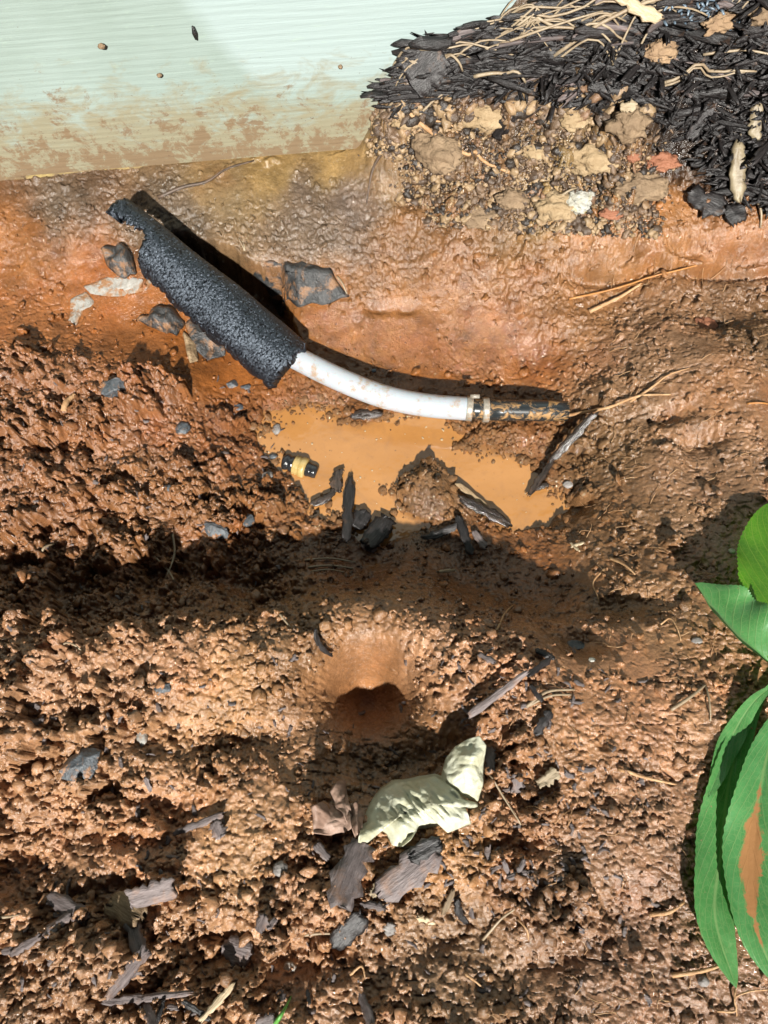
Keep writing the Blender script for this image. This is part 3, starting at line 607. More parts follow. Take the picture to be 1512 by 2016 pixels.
def bark_verts(L, W, T, seed, nu=14, nv=6, curve=0.0, bend=0.0, jag=0.25, round_=False, t0=0.55, t1=0.55):
    r = np.random.default_rng(seed); V = []; k1, k2, k3 = r.random(3) * 6.28
    jl = r.random((nv,)) * jag; jr = r.random((nv,)) * jag
    grooves = r.normal(size=nv) * 0.30
    ew = [1 + 0.16 * r.normal() for _ in range(nu)]; eo = [0.10 * r.normal() for _ in range(nu)]
    for side in (1, -1):
        for i in range(nu):
            u = i / (nu - 1)
            if round_: wd = math.sqrt(max(1 - (2 * u - 1) ** 2, 0.02))
            else: wd = min(1, t0 + (1 - t0) * min(1, u / .22)) * min(1, t1 + (1 - t1) * min(1, (1 - u) / .25))
            wd *= ew[i]
            for j in range(nv):
                v = j / (nv - 1) * 2 - 1
                x = (u - .5) * L
                if i == 0: x += L * jl[j] * .5
                if i == nu - 1: x -= L * jr[j] * .5
                y = v * W / 2 * wd + bend * L * ((2 * u - 1) ** 2 - .4) + eo[i] * W * .5
                edge = 1 - abs(v) ** 3
                z = side * T / 2 * (0.35 + 0.65 * edge) * (1 + grooves[j] * (side > 0) + 0.18 * math.sin(u * 9 + k1 + j)) + curve * L * (1 - (2 * u - 1) ** 2) * .25
                V.append((x, y, z))
    n = nu * nv; q = grid_quads(nu, nv); F_ = [tuple(a[::-1]) for a in q][:]; F_ = [tuple(a[::-1]) for a in q] + [tuple(a + n) for a in q]
    for i in range(nu - 1):
        a, b = i * nv, (i + 1) * nv; F_.append((a, a + n, b + n, b)); a += nv - 1; b += nv - 1; F_.append((a, b, b + n, a + n))
    for j in range(nv - 1):
        F_.append((j, j + 1, j + 1 + n, j + n)); a = (nu - 1) * nv + j; F_.append((a, a + n, a + 1 + n, a + 1))
    return np.array(V), F_
def frame(xdir, n):
    x = np.asarray(xdir, float); x /= np.linalg.norm(x); y = np.cross(n, x); y /= np.linalg.norm(y); z = np.cross(x, y)
    return Matrix(((x[0], y[0], z[0], 0), (x[1], y[1], z[1], 0), (x[2], y[2], z[2], 0), (0, 0, 0, 1)))
SEED = [1000]
def chip(p0, p1, wpx, m, label, name='bark_chip', cat='bark chip', group=None, th=0.28, lift=0.0058, dz0=0, dz1=0, roll=0.0, **kw):
    SEED[0] += 1
    a = hit(*p0); b = hit(*p1); a[2] += dz0; b[2] += dz1
    mid = (a + b) / 2; L = np.linalg.norm(b - a); W = wpx / ppm(mid); n = nrm(mid[0], mid[1], 0.01) + np.array([0, -.15, 1.0])
    mid[2] = max(mid[2], hz(mid[0], mid[1]) + dz0 * .5 + dz1 * .5) + lift
    V, F_ = bark_verts(L * 1.05, W, max(0.0022, W * th), SEED[0], **kw)
    o = add(name, mesh_from(name, V, F_), m); mt = frame(b - a, n / np.linalg.norm(n)) @ Matrix.Rotation(roll, 4, 'X'); mt.translation = Vector(mid)
    o.matrix_world = mt; return tag(o, label, cat, group)
def ico(sub=2):
    t = (1 + 5 ** .5) / 2
    V = [(-1,t,0),(1,t,0),(-1,-t,0),(1,-t,0),(0,-1,t),(0,1,t),(0,-1,-t),(0,1,-t),(t,0,-1),(t,0,1),(-t,0,-1),(-t,0,1)]
    Fs = [(0,11,5),(0,5,1),(0,1,7),(0,7,10),(0,10,11),(1,5,9),(5,11,4),(11,10,2),(10,7,6),(7,1,8),(3,9,4),(3,4,2),(3,2,6),(3,6,8),(3,8,9),(4,9,5),(2,4,11),(6,2,10),(8,6,7),(9,8,1)]
    V = [np.array(v) / np.linalg.norm(v) for v in V]
    for _ in range(sub):
        mid = {}; nf = []
        def m(a, b):
            k = (min(a, b), max(a, b))
            if k not in mid: v = V[a] + V[b]; V.append(v / np.linalg.norm(v)); mid[k] = len(V) - 1
            return mid[k]
        for a, b, c in Fs: x, y, z = m(a, b), m(b, c), m(c, a); nf += [(a, x, z), (b, y, x), (c, z, y), (x, y, z)]
        Fs = nf
    return np.array(V), np.array(Fs)
IC1, IF1 = ico(1); IC2, IF2 = ico(2); IC3, IF3 = ico(3)
def n3(P, s, seed):
    return (perlin(P[:, 0] * s + 5.2, P[:, 1] * s + P[:, 2] * s * .7, seed) + perlin(P[:, 1] * s - 3.1, P[:, 2] * s + P[:, 0] * s * .6, seed + 1)) * .6
def lump_obj(px, py, wpx, hpx, m, label, name, cat, group=None, rot=0.0, flat=0.5, rough=0.25, cuts=0, sink=0.25, sub=3, dz=0.0):
    SEED[0] += 1; r = np.random.default_rng(SEED[0]); p = hit(px, py); k = ppm(p)
    V = (IC3 if sub == 3 else IC2).copy(); Fs = IF3 if sub == 3 else IF2
    V *= (1 + rough * .8 * n3(V, 1.6, SEED[0]) + rough * .5 * n3(V, 4, SEED[0] + 7) + rough * .35 * n3(V, 9, SEED[0] + 9))[:, None]
    for _ in range(cuts):
        d = r.normal(size=3); d[2] = abs(d[2]) + .2; d /= np.linalg.norm(d); o_ = 0.45 + .3 * r.random(); e = np.maximum(V @ d - o_, 0); V = V - e[:, None] * d * .95
    V *= np.array([wpx / 2 / k, hpx / 2 / k, flat * min(wpx, hpx) / 2 / k])
    o = add(name, mesh_from(name, V, Fs, cuts == 0), m); n = nrm(p[0], p[1], 0.012) + np.array([0, 0, .6]); n /= np.linalg.norm(n)
    mt = frame((math.cos(rot), math.sin(rot), 0), n); mt.translation = Vector(p + n * (flat * min(wpx, hpx) / 2 / k) * (1 - 2 * sink) + np.array([0, 0, dz])); o.matrix_world = mt
    return tag(o, label, cat, group)
def sheet(name, outline, hfun, m, nr=18, na=90, th=0.0006, cpx=None):
    """thin crumpled sheet filling a star-shaped outline; hfun(x, y, r, ang) -> height over ground"""
    O = np.array([hit(a, b) for a, b in outline]); O = np.vstack([O, O[:1]])
    c = hit(*cpx) if cpx else O[:-1].mean(0)
    d = np.r_[0, np.cumsum(np.linalg.norm(np.diff(O, axis=0), axis=1))]; t = np.linspace(0, d[-1], na, endpoint=False)
    E = np.stack([np.interp(t, d, O[:, k]) for k in range(3)], 1)
    V = []
    for i in range(nr):
        r = i / (nr - 1)
        for j in range(na):
            x, y = c[:2] + (E[j, :2] - c[:2]) * r
            V.append((x, y, hz(x, y) + hfun(x, y, r, 2 * np.pi * j / na)))
    V, cc = center(V); F_ = [tuple(q) for q in grid_quads(nr, na, True)]
    o = add(name, mesh_from(name, V, F_), m, loc=cc)
    if th:
        s = o.modifiers.new('thick', 'SOLIDIFY'); s.thickness = th; s.offset = 0
    return o

# ------------------------------------------------------------------ pipe, foam sleeve, fitting
hp = [px2w(*c) for c in [(480,630,-.066),(540,680,-.072),(605,716,-.077),(680,752,-.081),(760,782,-.084),(840,798,-.086),(922,805,-.088)]]
hp = spline(hp, 40); hc_ = hp[20]
pipe = empty('water_pipe', (hp[-1][0], hp[-1][1], hp[-1][2] - .012)); tag(pipe, 'white plastic water pipe ending in a muddy black stub above the puddle', 'pipe')
RT = 23.0 / ppm(hp[20])
me, c = tube_mesh('tube', hp, RT, 24); add('tube', me, M['tube'], pipe, c)
def seg(name, a, b, r, m, par, ns=24, n=6, prof=None):
    A = px2w(*a); B = px2w(*b); P = np.array([A + (B - A) * t for t in np.linspace(0, 1, n)])
    R = np.full(n, r) if prof is None else r * np.array(prof); me, c = tube_mesh(name, P, R, ns); return add(name, me, m, par, c)
seg('clamp_ring', (918,804,-.088), (930,805,-.088), RT * 1.06, M['steel'], pipe)
seg('coupling', (928,805,-.088), (956,807,-.089), RT * .86, M['plug'], pipe)
seg('clamp_ring', (950,807,-.089), (962,807,-.089), RT * 1.06, M['steel'], pipe)
seg('pipe_stub', (958,807,-.089), (1116,809,-.093), RT * .90, M['plug'], pipe, prof=[1, 1, .99, 1, .99, .96])
p = px2w(926, 780, -.074)
me, c = tube_mesh('clamp_tab', [p, p + np.array([.009, 0, 0])], .0025, 4); add('clamp_tab', me, M['steel'], pipe, c)

# torn foam sleeve: a split shell round its axis, ragged along the far edge and torn to a tongue at the wall
A = px2w(224, 430, .000); B = px2w(566, 722, -.074); RF = 47 / ppm((A + B) / 2)
T = (B - A); LN = np.linalg.norm(T); T /= LN; S = np.cross(T, [0, 0, 1.0]); S /= np.linalg.norm(S); Nn = np.cross(S, T)
nu, nv = 330, 130; V = []
prf = np.random.default_rng(4)
for i in range(nu):
    u = i / (nu - 1)
    R = RF * (0.74 + 0.26 * min(1, u / .6)) * (1 + .02 * math.sin(u * 9))
    vl = math.radians(118 + 6 * math.sin(u * 14)) * (1 if u > .1 else .9)               # towards the viewer side
    rag = 10 * math.sin(u * 31) + 7 * math.sin(u * 57 + 1) + 5 * math.sin(u * 133 + 2) + 3 * math.sin(u * 310) + prf.normal() * 1.2
    gr_ = perlin(np.full(nv, u * LN / .0019), np.arange(nv) * RF * 3.6 / nv / .0019, 905) * .00040 + perlin(np.full(nv, u * LN / .0010), np.arange(nv) * RF * 3.6 / nv / .0010, 906) * .00026
    if u < .2: vr, vl = math.radians(2 + 20 * u + rag * .6), math.radians(72 + u * 210)
    elif u < .27: vr = math.radians(6 + (u - .2) / .07 * 84 + rag)
    else: vr = math.radians(84 + 20 * u + rag)
    tw = -.10 * math.sin(u * 2.5)
    for j in range(nv):
        v = -vl + (vl + vr) * j / (nv - 1) + tw
        bump_ = 1 + .02 * math.sin(v * 3 + u * 7) + .016 * math.sin(v * 7 - u * 16) - .07 * math.exp(-((u - .55) / .09) ** 2 - ((v - .5) / .5) ** 2) - .06 * math.exp(-((u - .3) / .06) ** 2 - ((v + .6) / .4) ** 2)
        du = 0
        if i == nu - 1: du = -.006 + .007 * math.cos(v * 2.0 + 1) + .0016 * math.sin(v * 9) + .0004 * prf.normal()
        if i == 0: du = .0025 * math.sin(v * 11) + .012 * (j / nv)
        V.append(A + T * (u * LN + du) + (R * bump_ + gr_[j]) * (math.sin(v) * S + math.cos(v) * Nn))
V, c = center(V); F_ = [tuple(q[::-1]) for q in grid_quads(nu, nv)]
foam = add('foam_sleeve', mesh_from('foam_sleeve', V, F_), M['foam'], loc=c); tag(foam, 'torn black foam pipe sleeve sloping from the wall down to the white pipe', 'pipe insulation')
sm = foam.modifiers.new('thick', 'SOLIDIFY'); sm.thickness = .006; sm.offset = -1

f0 = px2w(560, 908, WZ + .001); f1_ = px2w(624, 930, WZ + .001); ft = empty('pipe_fitting', tuple((f0 + f1_) / 2)); tag(ft, 'small black and yellow brass coupling lying in the puddle', 'pipe fitting')
k = ppm(f0); ax = f1_ - f0
def fseg(name, t0, t1, prof, m):
    n = len(prof); P = np.array([f0 + ax * t for t in np.linspace(t0, t1, n)]); me, c = tube_mesh(name, P, np.array(prof) / k, 20); return add(name, me, m, ft, c)
fseg('barb', -.02, .34, [14, 17, 17.5, 16, 14.5, 17, 15.5, 14.5], M['blackplastic'])
fseg('brass_collar', .30, .68, [17, 20.5, 17.5, 20.5, 17.5, 20.5, 21, 21, 21, 19], M['brass'])
fseg('barb', .66, 1.0, [13, 15.5, 14, 14, 14, 12.5], M['blackplastic'])

# ------------------------------------------------------------------ membrane scraps, mortar
def scrap(outline, m, label, name='membrane_scrap', cat='scrap', amp=.003, dome=.004, th=.002, lift=-.0012, seed=0, **kw):
    o = sheet(name, outline, lambda x, y, r, a: lift + dome * (1 - r * r) + amp * (.6 + float(perlin(np.array([x / .012 + seed]), np.array([y / .012]), 3)[0])), m, 12, 56, th, **kw); return tag(o, label, cat)
scrap([(500,545),(540,522),(600,522),(650,530),(660,555),(688,585),(640,602),(590,606),(560,620),(530,580)], M['membrane'], 'dark tarry membrane patch on the clay behind the black foam sleeve', dome=.006, amp=.006)
scrap([(270,635),(300,612),(340,610),(365,640),(350,665),(310,650)], M['membrane'], 'curled grey black membrane scrap at the near side of the foam sleeve', amp=.006, dome=.01)
scrap([(365,640),(400,610),(440,660),(445,700),(410,710),(385,690)], M['membrane'], 'dirty membrane flake half buried beside the foam sleeve near the pale mortar smear', amp=.003)
scrap([(205,500),(235,480),(262,510),(270,545),(240,550),(215,530)], M['membrane'], 'black crumbly scrap under the torn upper tip of the foam sleeve', amp=.008, dome=.008)
scrap([(165,565),(215,545),(300,552),(290,572),(230,585),(180,580)], M['mortar'], 'whitish smear of mortar on the clay shelf left of the foam sleeve', name='mortar_smear', cat='mortar', amp=.0015, dome=.001, th=.0015)
scrap([(140,590),(170,575),(190,600),(165,612),(150,640),(133,632)], M['mortar'], 'small grey mortar flake leftmost on the smooth clay shelf', name='mortar_flake', cat='mortar', amp=.0015, dome=.001, th=.0015)
scrap([(362,655),(385,680),(390,712),(375,715),(368,690)], M['barktan'], 'splintered tan wood fragment beside the foam sleeve', name='wood_splinter', cat='splinter', amp=.004)
scrap([(425,655),(437,672),(442,690),(433,684)], M['mortar'], 'thin white sliver close against the foam sleeve', name='mortar_flake', cat='mortar', amp=.001, dome=.001, th=.001)

# ------------------------------------------------------------------ plastic bag and dry leaves
def crumple(s, seed, a1, a2):
    def f(x, y):
        X_ = np.array([x]); Y_ = np.array([y]); f1, f2 = worley(X_ + .01 * perlin(X_ / .03, Y_ / .03, seed), Y_, s, seed)
        return a1 * float(f1[0]) + a2 * abs(float(perlin(X_ / (s * .8), Y_ / (s * 1.5), seed + 3)[0])) + a2 * .6 * abs(float(perlin(X_ / (s * .4), Y_ / (s * .3), seed + 4)[0]))
    return f
cr1 = crumple(.027, 64, .016, .0045)
ybag = hit(815, 1640)[1]
bag = sheet('plastic_bag', [(706,1658),(714,1618),(728,1582),(748,1552),(772,1538),(800,1534),(830,1528),(856,1525),(884,1535),(905,1556),(918,1574),(940,1582),(938,1590),(912,1592),(920,1610),(926,1622),(905,1630),(880,1640),(872,1624),(845,1630),(822,1632),(808,1652),(790,1668),(772,1664),(760,1640),(742,1630),(734,1650),(720,1662)],
    lambda x, y, r, a: max(-.001, (y - ybag) * .42 * min(1, (1 - r) * 6)) + .001 + .013 * (1 - r ** 2.5) + (.45 + .55 * (1 - r)) * (cr1(x, y) - .006 + .006 * abs(float(perlin(np.array([(x + y) / .006]), np.array([(x - y) / .03]), 66)[0])) + .004 * abs(float(perlin(np.array([(x - .4 * y) / .02]), np.array([(x + y) / .007]), 67)[0]))) + .007 * r ** 8 * max(0, math.sin(a * 9) + math.sin(a * 5 + 1)), M['bag'], 34, 150, .0004, cpx=(815, 1585))
tag(bag, 'crumpled pale yellow plastic bag half buried in the soil', 'plastic bag')
cr2 = crumple(.020, 71, .012, .004)
yb = hit(905, 1570)[1]
fl = sheet('bag_corner', [(868,1560),(866,1525),(872,1500),(888,1480),(912,1466),(932,1460),(946,1478),(944,1510),(946,1545),(940,1578),(915,1572),(895,1560)],
    lambda x, y, r, a: .006 + (y - yb) * .8 + .012 * (1 - r * r) + cr2(x, y) - .003, M['bag'], 24, 90, .0004)
fl.location = fl.location; fl.parent = bag; fl.matrix_parent_inverse = Matrix.Translation(-bag.location)
cr3 = crumple(.016, 81, .008, .006)
for out, lab, dm in [([(616,1590),(640,1580),(668,1590),(690,1600),(695,1630),(680,1640),(650,1645),(620,1640)], 'pinkish brown dry leaf curled up left of the bag', .012),
                 ([(652,1560),(668,1540),(682,1540),(684,1565),(694,1600),(704,1622),(690,1632),(676,1600),(660,1590)], 'dry leaf standing on edge between the pinkish leaf and the bag', .022),
                 ([(690,1590),(702,1580),(718,1600),(714,1630),(700,1650),(692,1620)], 'narrow curled dry leaf touching the left end of the bag', .016)]:
    o = sheet('dry_leaf', out, lambda x, y, r, a, dm=dm: .003 + dm * (1 - r * r) * .5 + .012 * r * r * (0.5 + .5 * math.sin(3 * a)) + .5 * cr3(x, y), M['dryleaf'], 14, 60, .0005)
    tag(o, lab, 'dry leaf', 'dry leaves by the bag')

# ------------------------------------------------------------------ bark chips one by one
B_ = 'bark chips scattered on the soil'
def bc(p0, p1, w_, m, lab, **kw): return chip(p0, p1, w_, M[m], lab, group=B_, **kw)
bc((690,828),(755,822),20,'barkwet','wet black bark chip at the puddle edge just under the white pipe', round_=True)
bc((668,928),(664,975),22,'barkwet','upright wet bark curl in the puddle nearest the brass fitting', bend=.15)
bc((664,970),(614,1000),17,'barkwet','wet bark chip pointing from the puddle to the left bank', bend=-.1)
bc((691,938),(683,1076),20,'bark','long dark split chip standing across the puddle bank', t0=.25, dz1=.006)
bc((722,1008),(698,1044),34,'bark','small oval dark chip behind the long split chip', round_=True)
bc((768,1022),(718,1084),44,'bark','broad blackened chip with a frayed pale end on the puddle bank', dz1=.004, jag=.5)
bc((738,1062),(722,1088),30,'barkgrey','frayed pale tip under the broad blackened chip', jag=.9)
bc((1166,828),(1078,920),19,'barkwet','dark stick sloping from the pipe stub towards the puddle', dz0=.012, dz1=.006)
bc((1086,912),(1038,982),13,'barkwet','thin wet stick dipping into the right arm of the puddle', dz0=.004)
bc((1048,968),(1078,958),12,'barkwet','short wet chip crossing the thin stick in the puddle')
bc((898,955),(965,1012),14,'barktan','brown splinter at the right edge of the mud island')
bc((900,985),(1008,1040),20,'barkwet','long black stick lying along the near shore of the puddle', dz0=.003)
bc((828,1066),(908,1034),15,'bark','curved dark twig chip on the near bank below the mud island', bend=.1)
bc((898,1020),(928,1100),17,'bark','dark chip pointing down from the near bank below the mud island', dz0=.004)
bc((930,1050),(955,1085),14,'barkgrey','short curled grey chip on the near bank of the puddle')
bc((716,1652),(662,1788),62,'barkgrey','large purplish bark slab left of the pair under the bag', curve=.05, t0=.45, th=.2)
bc((866,1664),(736,1768),60,'barkgrey','large purplish bark slab slanting right under the bag', curve=.06, t1=.35, th=.2, jag=.5)
bc((870,1655),(800,1690),34,'bark','dark rotten flake stuck on the slanting bark slab', jag=.7, lift=.012)
bc((748,1736),(732,1766),18,'pale','pale sliver between the two large bark slabs')
bc((708,1776),(762,1788),14,'barkgrey','thin chip just below the left large bark slab')
bc((718,1796),(656,1862),40,'bark','dark slab in shade below the large bark slabs', curve=.05)
bc((270,1768),(364,1742),40,'barkgrey','rectangular grey chip in the lower left', t0=.9, t1=.9, th=.25)
bc((106,1762),(188,1806),30,'barkgrey','forked grey chip upper arm at the lower left', jag=.6, dz0=.004)
bc((150,1796),(92,1842),20,'barkgrey','twisted grey chip joining the forked chip at lower left', bend=.05)
bc((96,1838),(34,1876),16,'barkgrey','pointed grey chip leftmost of the lower left cluster', t1=.3)
bc((222,1768),(288,1812),50,'barktan','crumbly tan rotten wood piece beside the rectangular grey chip', jag=.8, th=.4)
bc((262,1806),(284,1884),28,'barkgrey','plain grey chip standing below the crumbly tan piece', t0=.85, t1=.7, th=.3)
bc((312,1856),(226,1958),25,'barkgrey','long straight grey chip crossing below the plain grey chip', t0=.8, dz0=.005)
bc((204,1970),(300,1958),16,'barkgrey','thin grey lath lying level at the bottom left', dz1=.003, t0=.4)
bc((288,1956),(394,1944),13,'barkgrey','second thin lath continuing the level one to the right', t1=.4)
bc((466,1930),(398,2008),14,'pale','pale pointed splinter at the bottom left of centre', t0=.3)
bc((440,1862),(500,1878),52,'barkgrey','rounded pale grey chip at lower left of centre', round_=True, th=.18)
bc((300,1962),(318,2014),20,'barkgrey','upright grey chip at the bottom edge under the level laths')
bc((330,1962),(312,2016),10,'bark','narrow dark sliver at the bottom edge under the level laths')
bc((362,1966),(420,2004),12,'bark','slanting dark sliver left of the pale splinter')
bc((345,1642),(448,1602),15,'barkgrey','long thin grey chip in the left soil above the rectangular chip', t0=.4)
bc((424,1618),(440,1650),26,'barkgrey','short chip at the right end of the long thin chip')
bc((912,1420),(1034,1330),15,'barkgrey','long grey stick on the lit soil right of the heel hole', t1=.4)
bc((1030,1338),(1082,1300),13,'bark','dark twig end continuing up from the long grey stick')
bc((1015,1524),(1019,1562),22,'barkgrey','small ridged purplish chip standing right of the bag', t0=.9, t1=.9)
bc((1054,1548),(1098,1520),24,'pale','pale tan wood chip right of the bag')
bc((962,1470),(966,1520),20,'bark','dark upright chip touching the upper corner of the bag')
bc((1082,1402),(1050,1450),18,'bark','dark chip in the shadow right of the long grey stick')
bc((1040,1350),(1066,1385),10,'bark','thin dark chip near the pale needles right of centre')
bc((988,1692),(1000,1724),11,'barkgrey','left chip of the three forming a corner at lower right of the bag')
bc((1030,1690),(1016,1718),11,'barkgrey','upper chip of the three forming a corner at lower right of the bag')
bc((994,1728),(1036,1716),12,'barkgrey','bottom chip of the three forming a corner at lower right of the bag')
bc((892,1750),(870,1800),12,'barktan','brown sliver standing below and right of the slanting slab')
bc((895,1768),(914,1818),14,'bark','dark curved chip beside the brown sliver below the bag', bend=.1)
bc((820,1804),(856,1816),10,'pale','small pale sliver below the slanting bark slab')
bc((622,1660),(648,1692),18,'barkgrey','slim grey chip left of the large bark slabs')
bc((512,1830),(528,1800),22,'barkgrey','small pale grey chip low left of centre')
bc((528,1826),(548,1806),12,'barkgrey','curved sliver right of the small pale grey chip')
bc((710,1952),(734,2020),20,'barkgrey','grey chip at the bottom edge in the middle', t0=.5)
bc((618,1248),(652,1300),10,'bark','thin dark curved twig on the upper left of the heel hole', bend=.12)
bc((1050,1282),(1090,1300),14,'bark','small dark chip beyond the rim right of the heel hole')
bc((940,1290),(975,1308),12,'barkgrey','little grey sliver on the lit crest right of the heel hole')
bc((860,1130),(896,1126),7,'pale','white twig in the dark trench')
bc((545,1998),(506,2016),24,'barkgrey','grey chip at the bottom edge beside the grass blade')
bc((552,1945),(562,1965),16,'barkgrey','small grey flake above the grass blade')
bc((606,1945),(612,1975),8,'bark','thin dark flake low in the middle')
bc((770,1815),(764,1840),20,'stonegrey','little square grey flake below the slanting slab')
bc((40,1866),(12,1872),14,'barkgrey','tiny grey flake at the left edge near the bottom')
bc((1138,1090),(1120,1074),5,'pale','short white twig on the right side of the trench')
bc((1120,1082),(1148,1072),5,'pale','white twig lying over the short white one by the trench')
bc((290,1530),(302,1560),9,'barkgrey','thin grey sliver in the soil at left of centre')
# pieces on the bank and the mulch that one can point at
bc((800,200),(866,136),84,'bark','broad flat black bark plate at the left end of the mulch', lift=.02, t0=.8, t1=.8, th=.12)
bc((1400,150),(1424,92),18,'bark','upright dark chip with pale edge in the upper right mulch', lift=.012)
bc((1345,300),(1398,220),22,'bark','long dark slab leaning in the right part of the mulch', lift=.012)
bc((1345,395),(1418,432),44,'bark','large dark slab lying on the orange ledge at right', lift=.006)
bc((1420,440),(1462,422),40,'bark','rounded black chunk beside the large slab on the orange ledge', round_=True, lift=.006)
bc((1148,192),(1220,200),22,'bark','dark split chip lying level in the middle of the mulch', lift=.012)
bc((1285,130),(1330,142),28,'bark','fan shaped dark chip under the bluish slivers', jag=.9, lift=.01)
bc((970,300),(1010,250),26,'bark','dark chip standing in the broken edge below the mulch', lift=.006)

# ------------------------------------------------------------------ stones
S_ = 'dark stones in the soil'
def stn(px, py, w_, h_, m, lab, name='stone', cat='stone', **kw): return lump_obj(px, py, w_, h_, M[m], lab, name, cat, S_, **kw)
stn(236, 766, 62, 40, 'stone', 'dark stone with a pale broken top edge on the left heap', rot=.2, cuts=6, flat=.9)
stn(360, 845, 26, 30, 'stone', 'small smooth slate pebble between the left heap and the puddle', rot=-.6, flat=.6)
stn(420, 1044, 66, 34, 'stone', 'slate shard with a light rim in the left soil near the trench', rot=-.35, cuts=6, flat=.6)
stn(487, 1026, 26, 28, 'stone', 'small grey shard right of the light rimmed slate', rot=.5, cuts=5)
stn(333, 962, 14, 14, 'stone', 'tiny slate bit in the middle of the left heap')
stn(160, 1506, 84, 62, 'stone', 'large triangular black slate in the lower left soil', rot=.5, cuts=8, flat=.5)
stn(321, 1356, 32, 28, 'stone', 'grey slate bit on the lit crest left of centre', cuts=5, flat=.6)
stn(281, 1452, 20, 40, 'mortar', 'pale greenish pebble in the shade at left of centre', flat=.7)
stn(552, 1712, 28, 28, 'stonegrey', 'round grey pebble left of the large bark slabs', flat=.6)
stn(545, 846, 16, 24, 'stonegrey', 'small grey green pebble in the left tip of the puddle', sub=2)
stn(538, 900, 17, 12, 'stone', 'glossy black pebble in the puddle left of the brass fitting', sub=2, flat=.8)
stn(527, 938, 22, 20, 'stonegrey', 'grey pebble on the bank under the brass fitting', sub=2)
stn(1372, 1262, 0.1 + 22, 14, 'stonegrey', 'small grey stone under the folded leaf', sub=2)
stn(1134, 1272, 40, 24, 'stone', 'dark wet stone in the nook right of the trench', cuts=4)
stn(570, 1904, 24, 20, 'mortar', 'whitish pebble low in the middle', sub=2)
stn(1382, 1930, 22, 22, 'stonegrey', 'round grey pebble below the tip of the long hanging leaf', sub=2, flat=.9)
stn(1440, 1086, 14, 12, 'whiteclod', 'tiny white pebble left of the bright oval leaf', sub=2)
stn(1165, 1300, 14, 12, 'whiteclod', 'tiny white stone on the scraped clay right of centre', sub=2)
stn(736, 730, 9, 8, 'blue', 'pale turquoise speck of stone above the white pipe', sub=2)
stn(46, 336, 40, 34, 'browncloud', 'dark brown clod stuck at the foot of the siding on the left', name='soil_clod', cat='clod', flat=1.0, rough=.4)

stn(455, 757, 34, 18, 'stone', 'black crumb of membrane on the top edge of the left heap near the foam sleeve', rot=.2, cuts=4)
stn(484, 762, 20, 14, 'stone', 'smaller black crumb right beside the one on the top edge of the heap', cuts=3, sub=2)
stn(468, 803, 24, 14, 'stone', 'black crumb between the heap edge and the left tip of the puddle', cuts=3, sub=2)
stn(1120, 955, 22, 16, 'stonegrey', 'wet grey pebble at the right tip of the puddle', sub=2)

# ------------------------------------------------------------------ clods of the cut bank
K_ = 'clods in the cut bank under the mulch'
def clod(px, py, w_, h_, m, lab, **kw):
    kw.setdefault('rough', .55); return lump_obj(px, py, w_ * .88, h_ * .82, M[m], lab, 'soil_clod', 'clod', K_, **kw)
clod(865, 305, 110, 84, 'browncloud', 'large greyish tan clod with a root across it at the left of the cut bank', rot=-.6, flat=.55)
clod(960, 232, 120, 60, 'yellowclod', 'wide tan clod directly under the left mulch', flat=.6)
clod(1056, 302, 62, 40, 'yellowclod', 'pale tan flat clod in the middle of the cut bank', flat=.6)
clod(1125, 240, 60, 44, 'yellowclod', 'tan clod under the central mulch', flat=.7)
clod(1170, 315, 110, 70, 'yellowclod', 'large ochre clod right of the pale flat one', flat=.7)
clod(1235, 250, 84, 66, 'browncloud', 'rounded brown grey clod below the middle of the mulch', flat=.8)
clod(1298, 322, 76, 46, 'redclod', 'brick red clod at the right of the cut bank', flat=.7)
clod(1246, 310, 30, 26, 'redclod', 'small orange red clod left of the brick red one', flat=.7)
clod(1205, 420, 50, 28, 'redclod', 'red clod on the ledge under the cut bank', flat=.6)
clod(1092, 412, 84, 70, 'yellowclod', 'yellow stained clod at the foot of the cut bank', flat=.7)
clod(1138, 400, 56, 56, 'whiteclod', 'whitish limy clod beside the yellow stained one', flat=.7)
clod(1262, 372, 110, 66, 'browncloud', 'dull brown clod above the orange ledge', flat=.6)
clod(950, 430, 90, 46, 'browncloud', 'crumbly tan clod at the left foot of the cut bank', flat=.5)
clod(1010, 395, 70, 50, 'browncloud', 'brown clod between the yellow stained one and the hollow', flat=.6)
clod(1290, 122, 70, 50, 'tanclod', 'tan orange clod lying in the mulch under the bluish slivers', flat=.8, dz=.008)
clod(1405, 75, 90, 40, 'tanclod', 'long tan clod in the upper right mulch', flat=.8, rot=.35, dz=.012)
clod(1490, 60, 70, 40, 'browncloud', 'grey brown clod at the upper right corner', flat=.8, dz=.012)
clod(1388, 640, 36, 60, 'redclod', 'reddish crumb patch on the right side of the hole', flat=.3, rough=.7)
clod(800, 245, 60, 30, 'yellowclod', 'small tan clod at the left tip of the mulch', flat=.6)

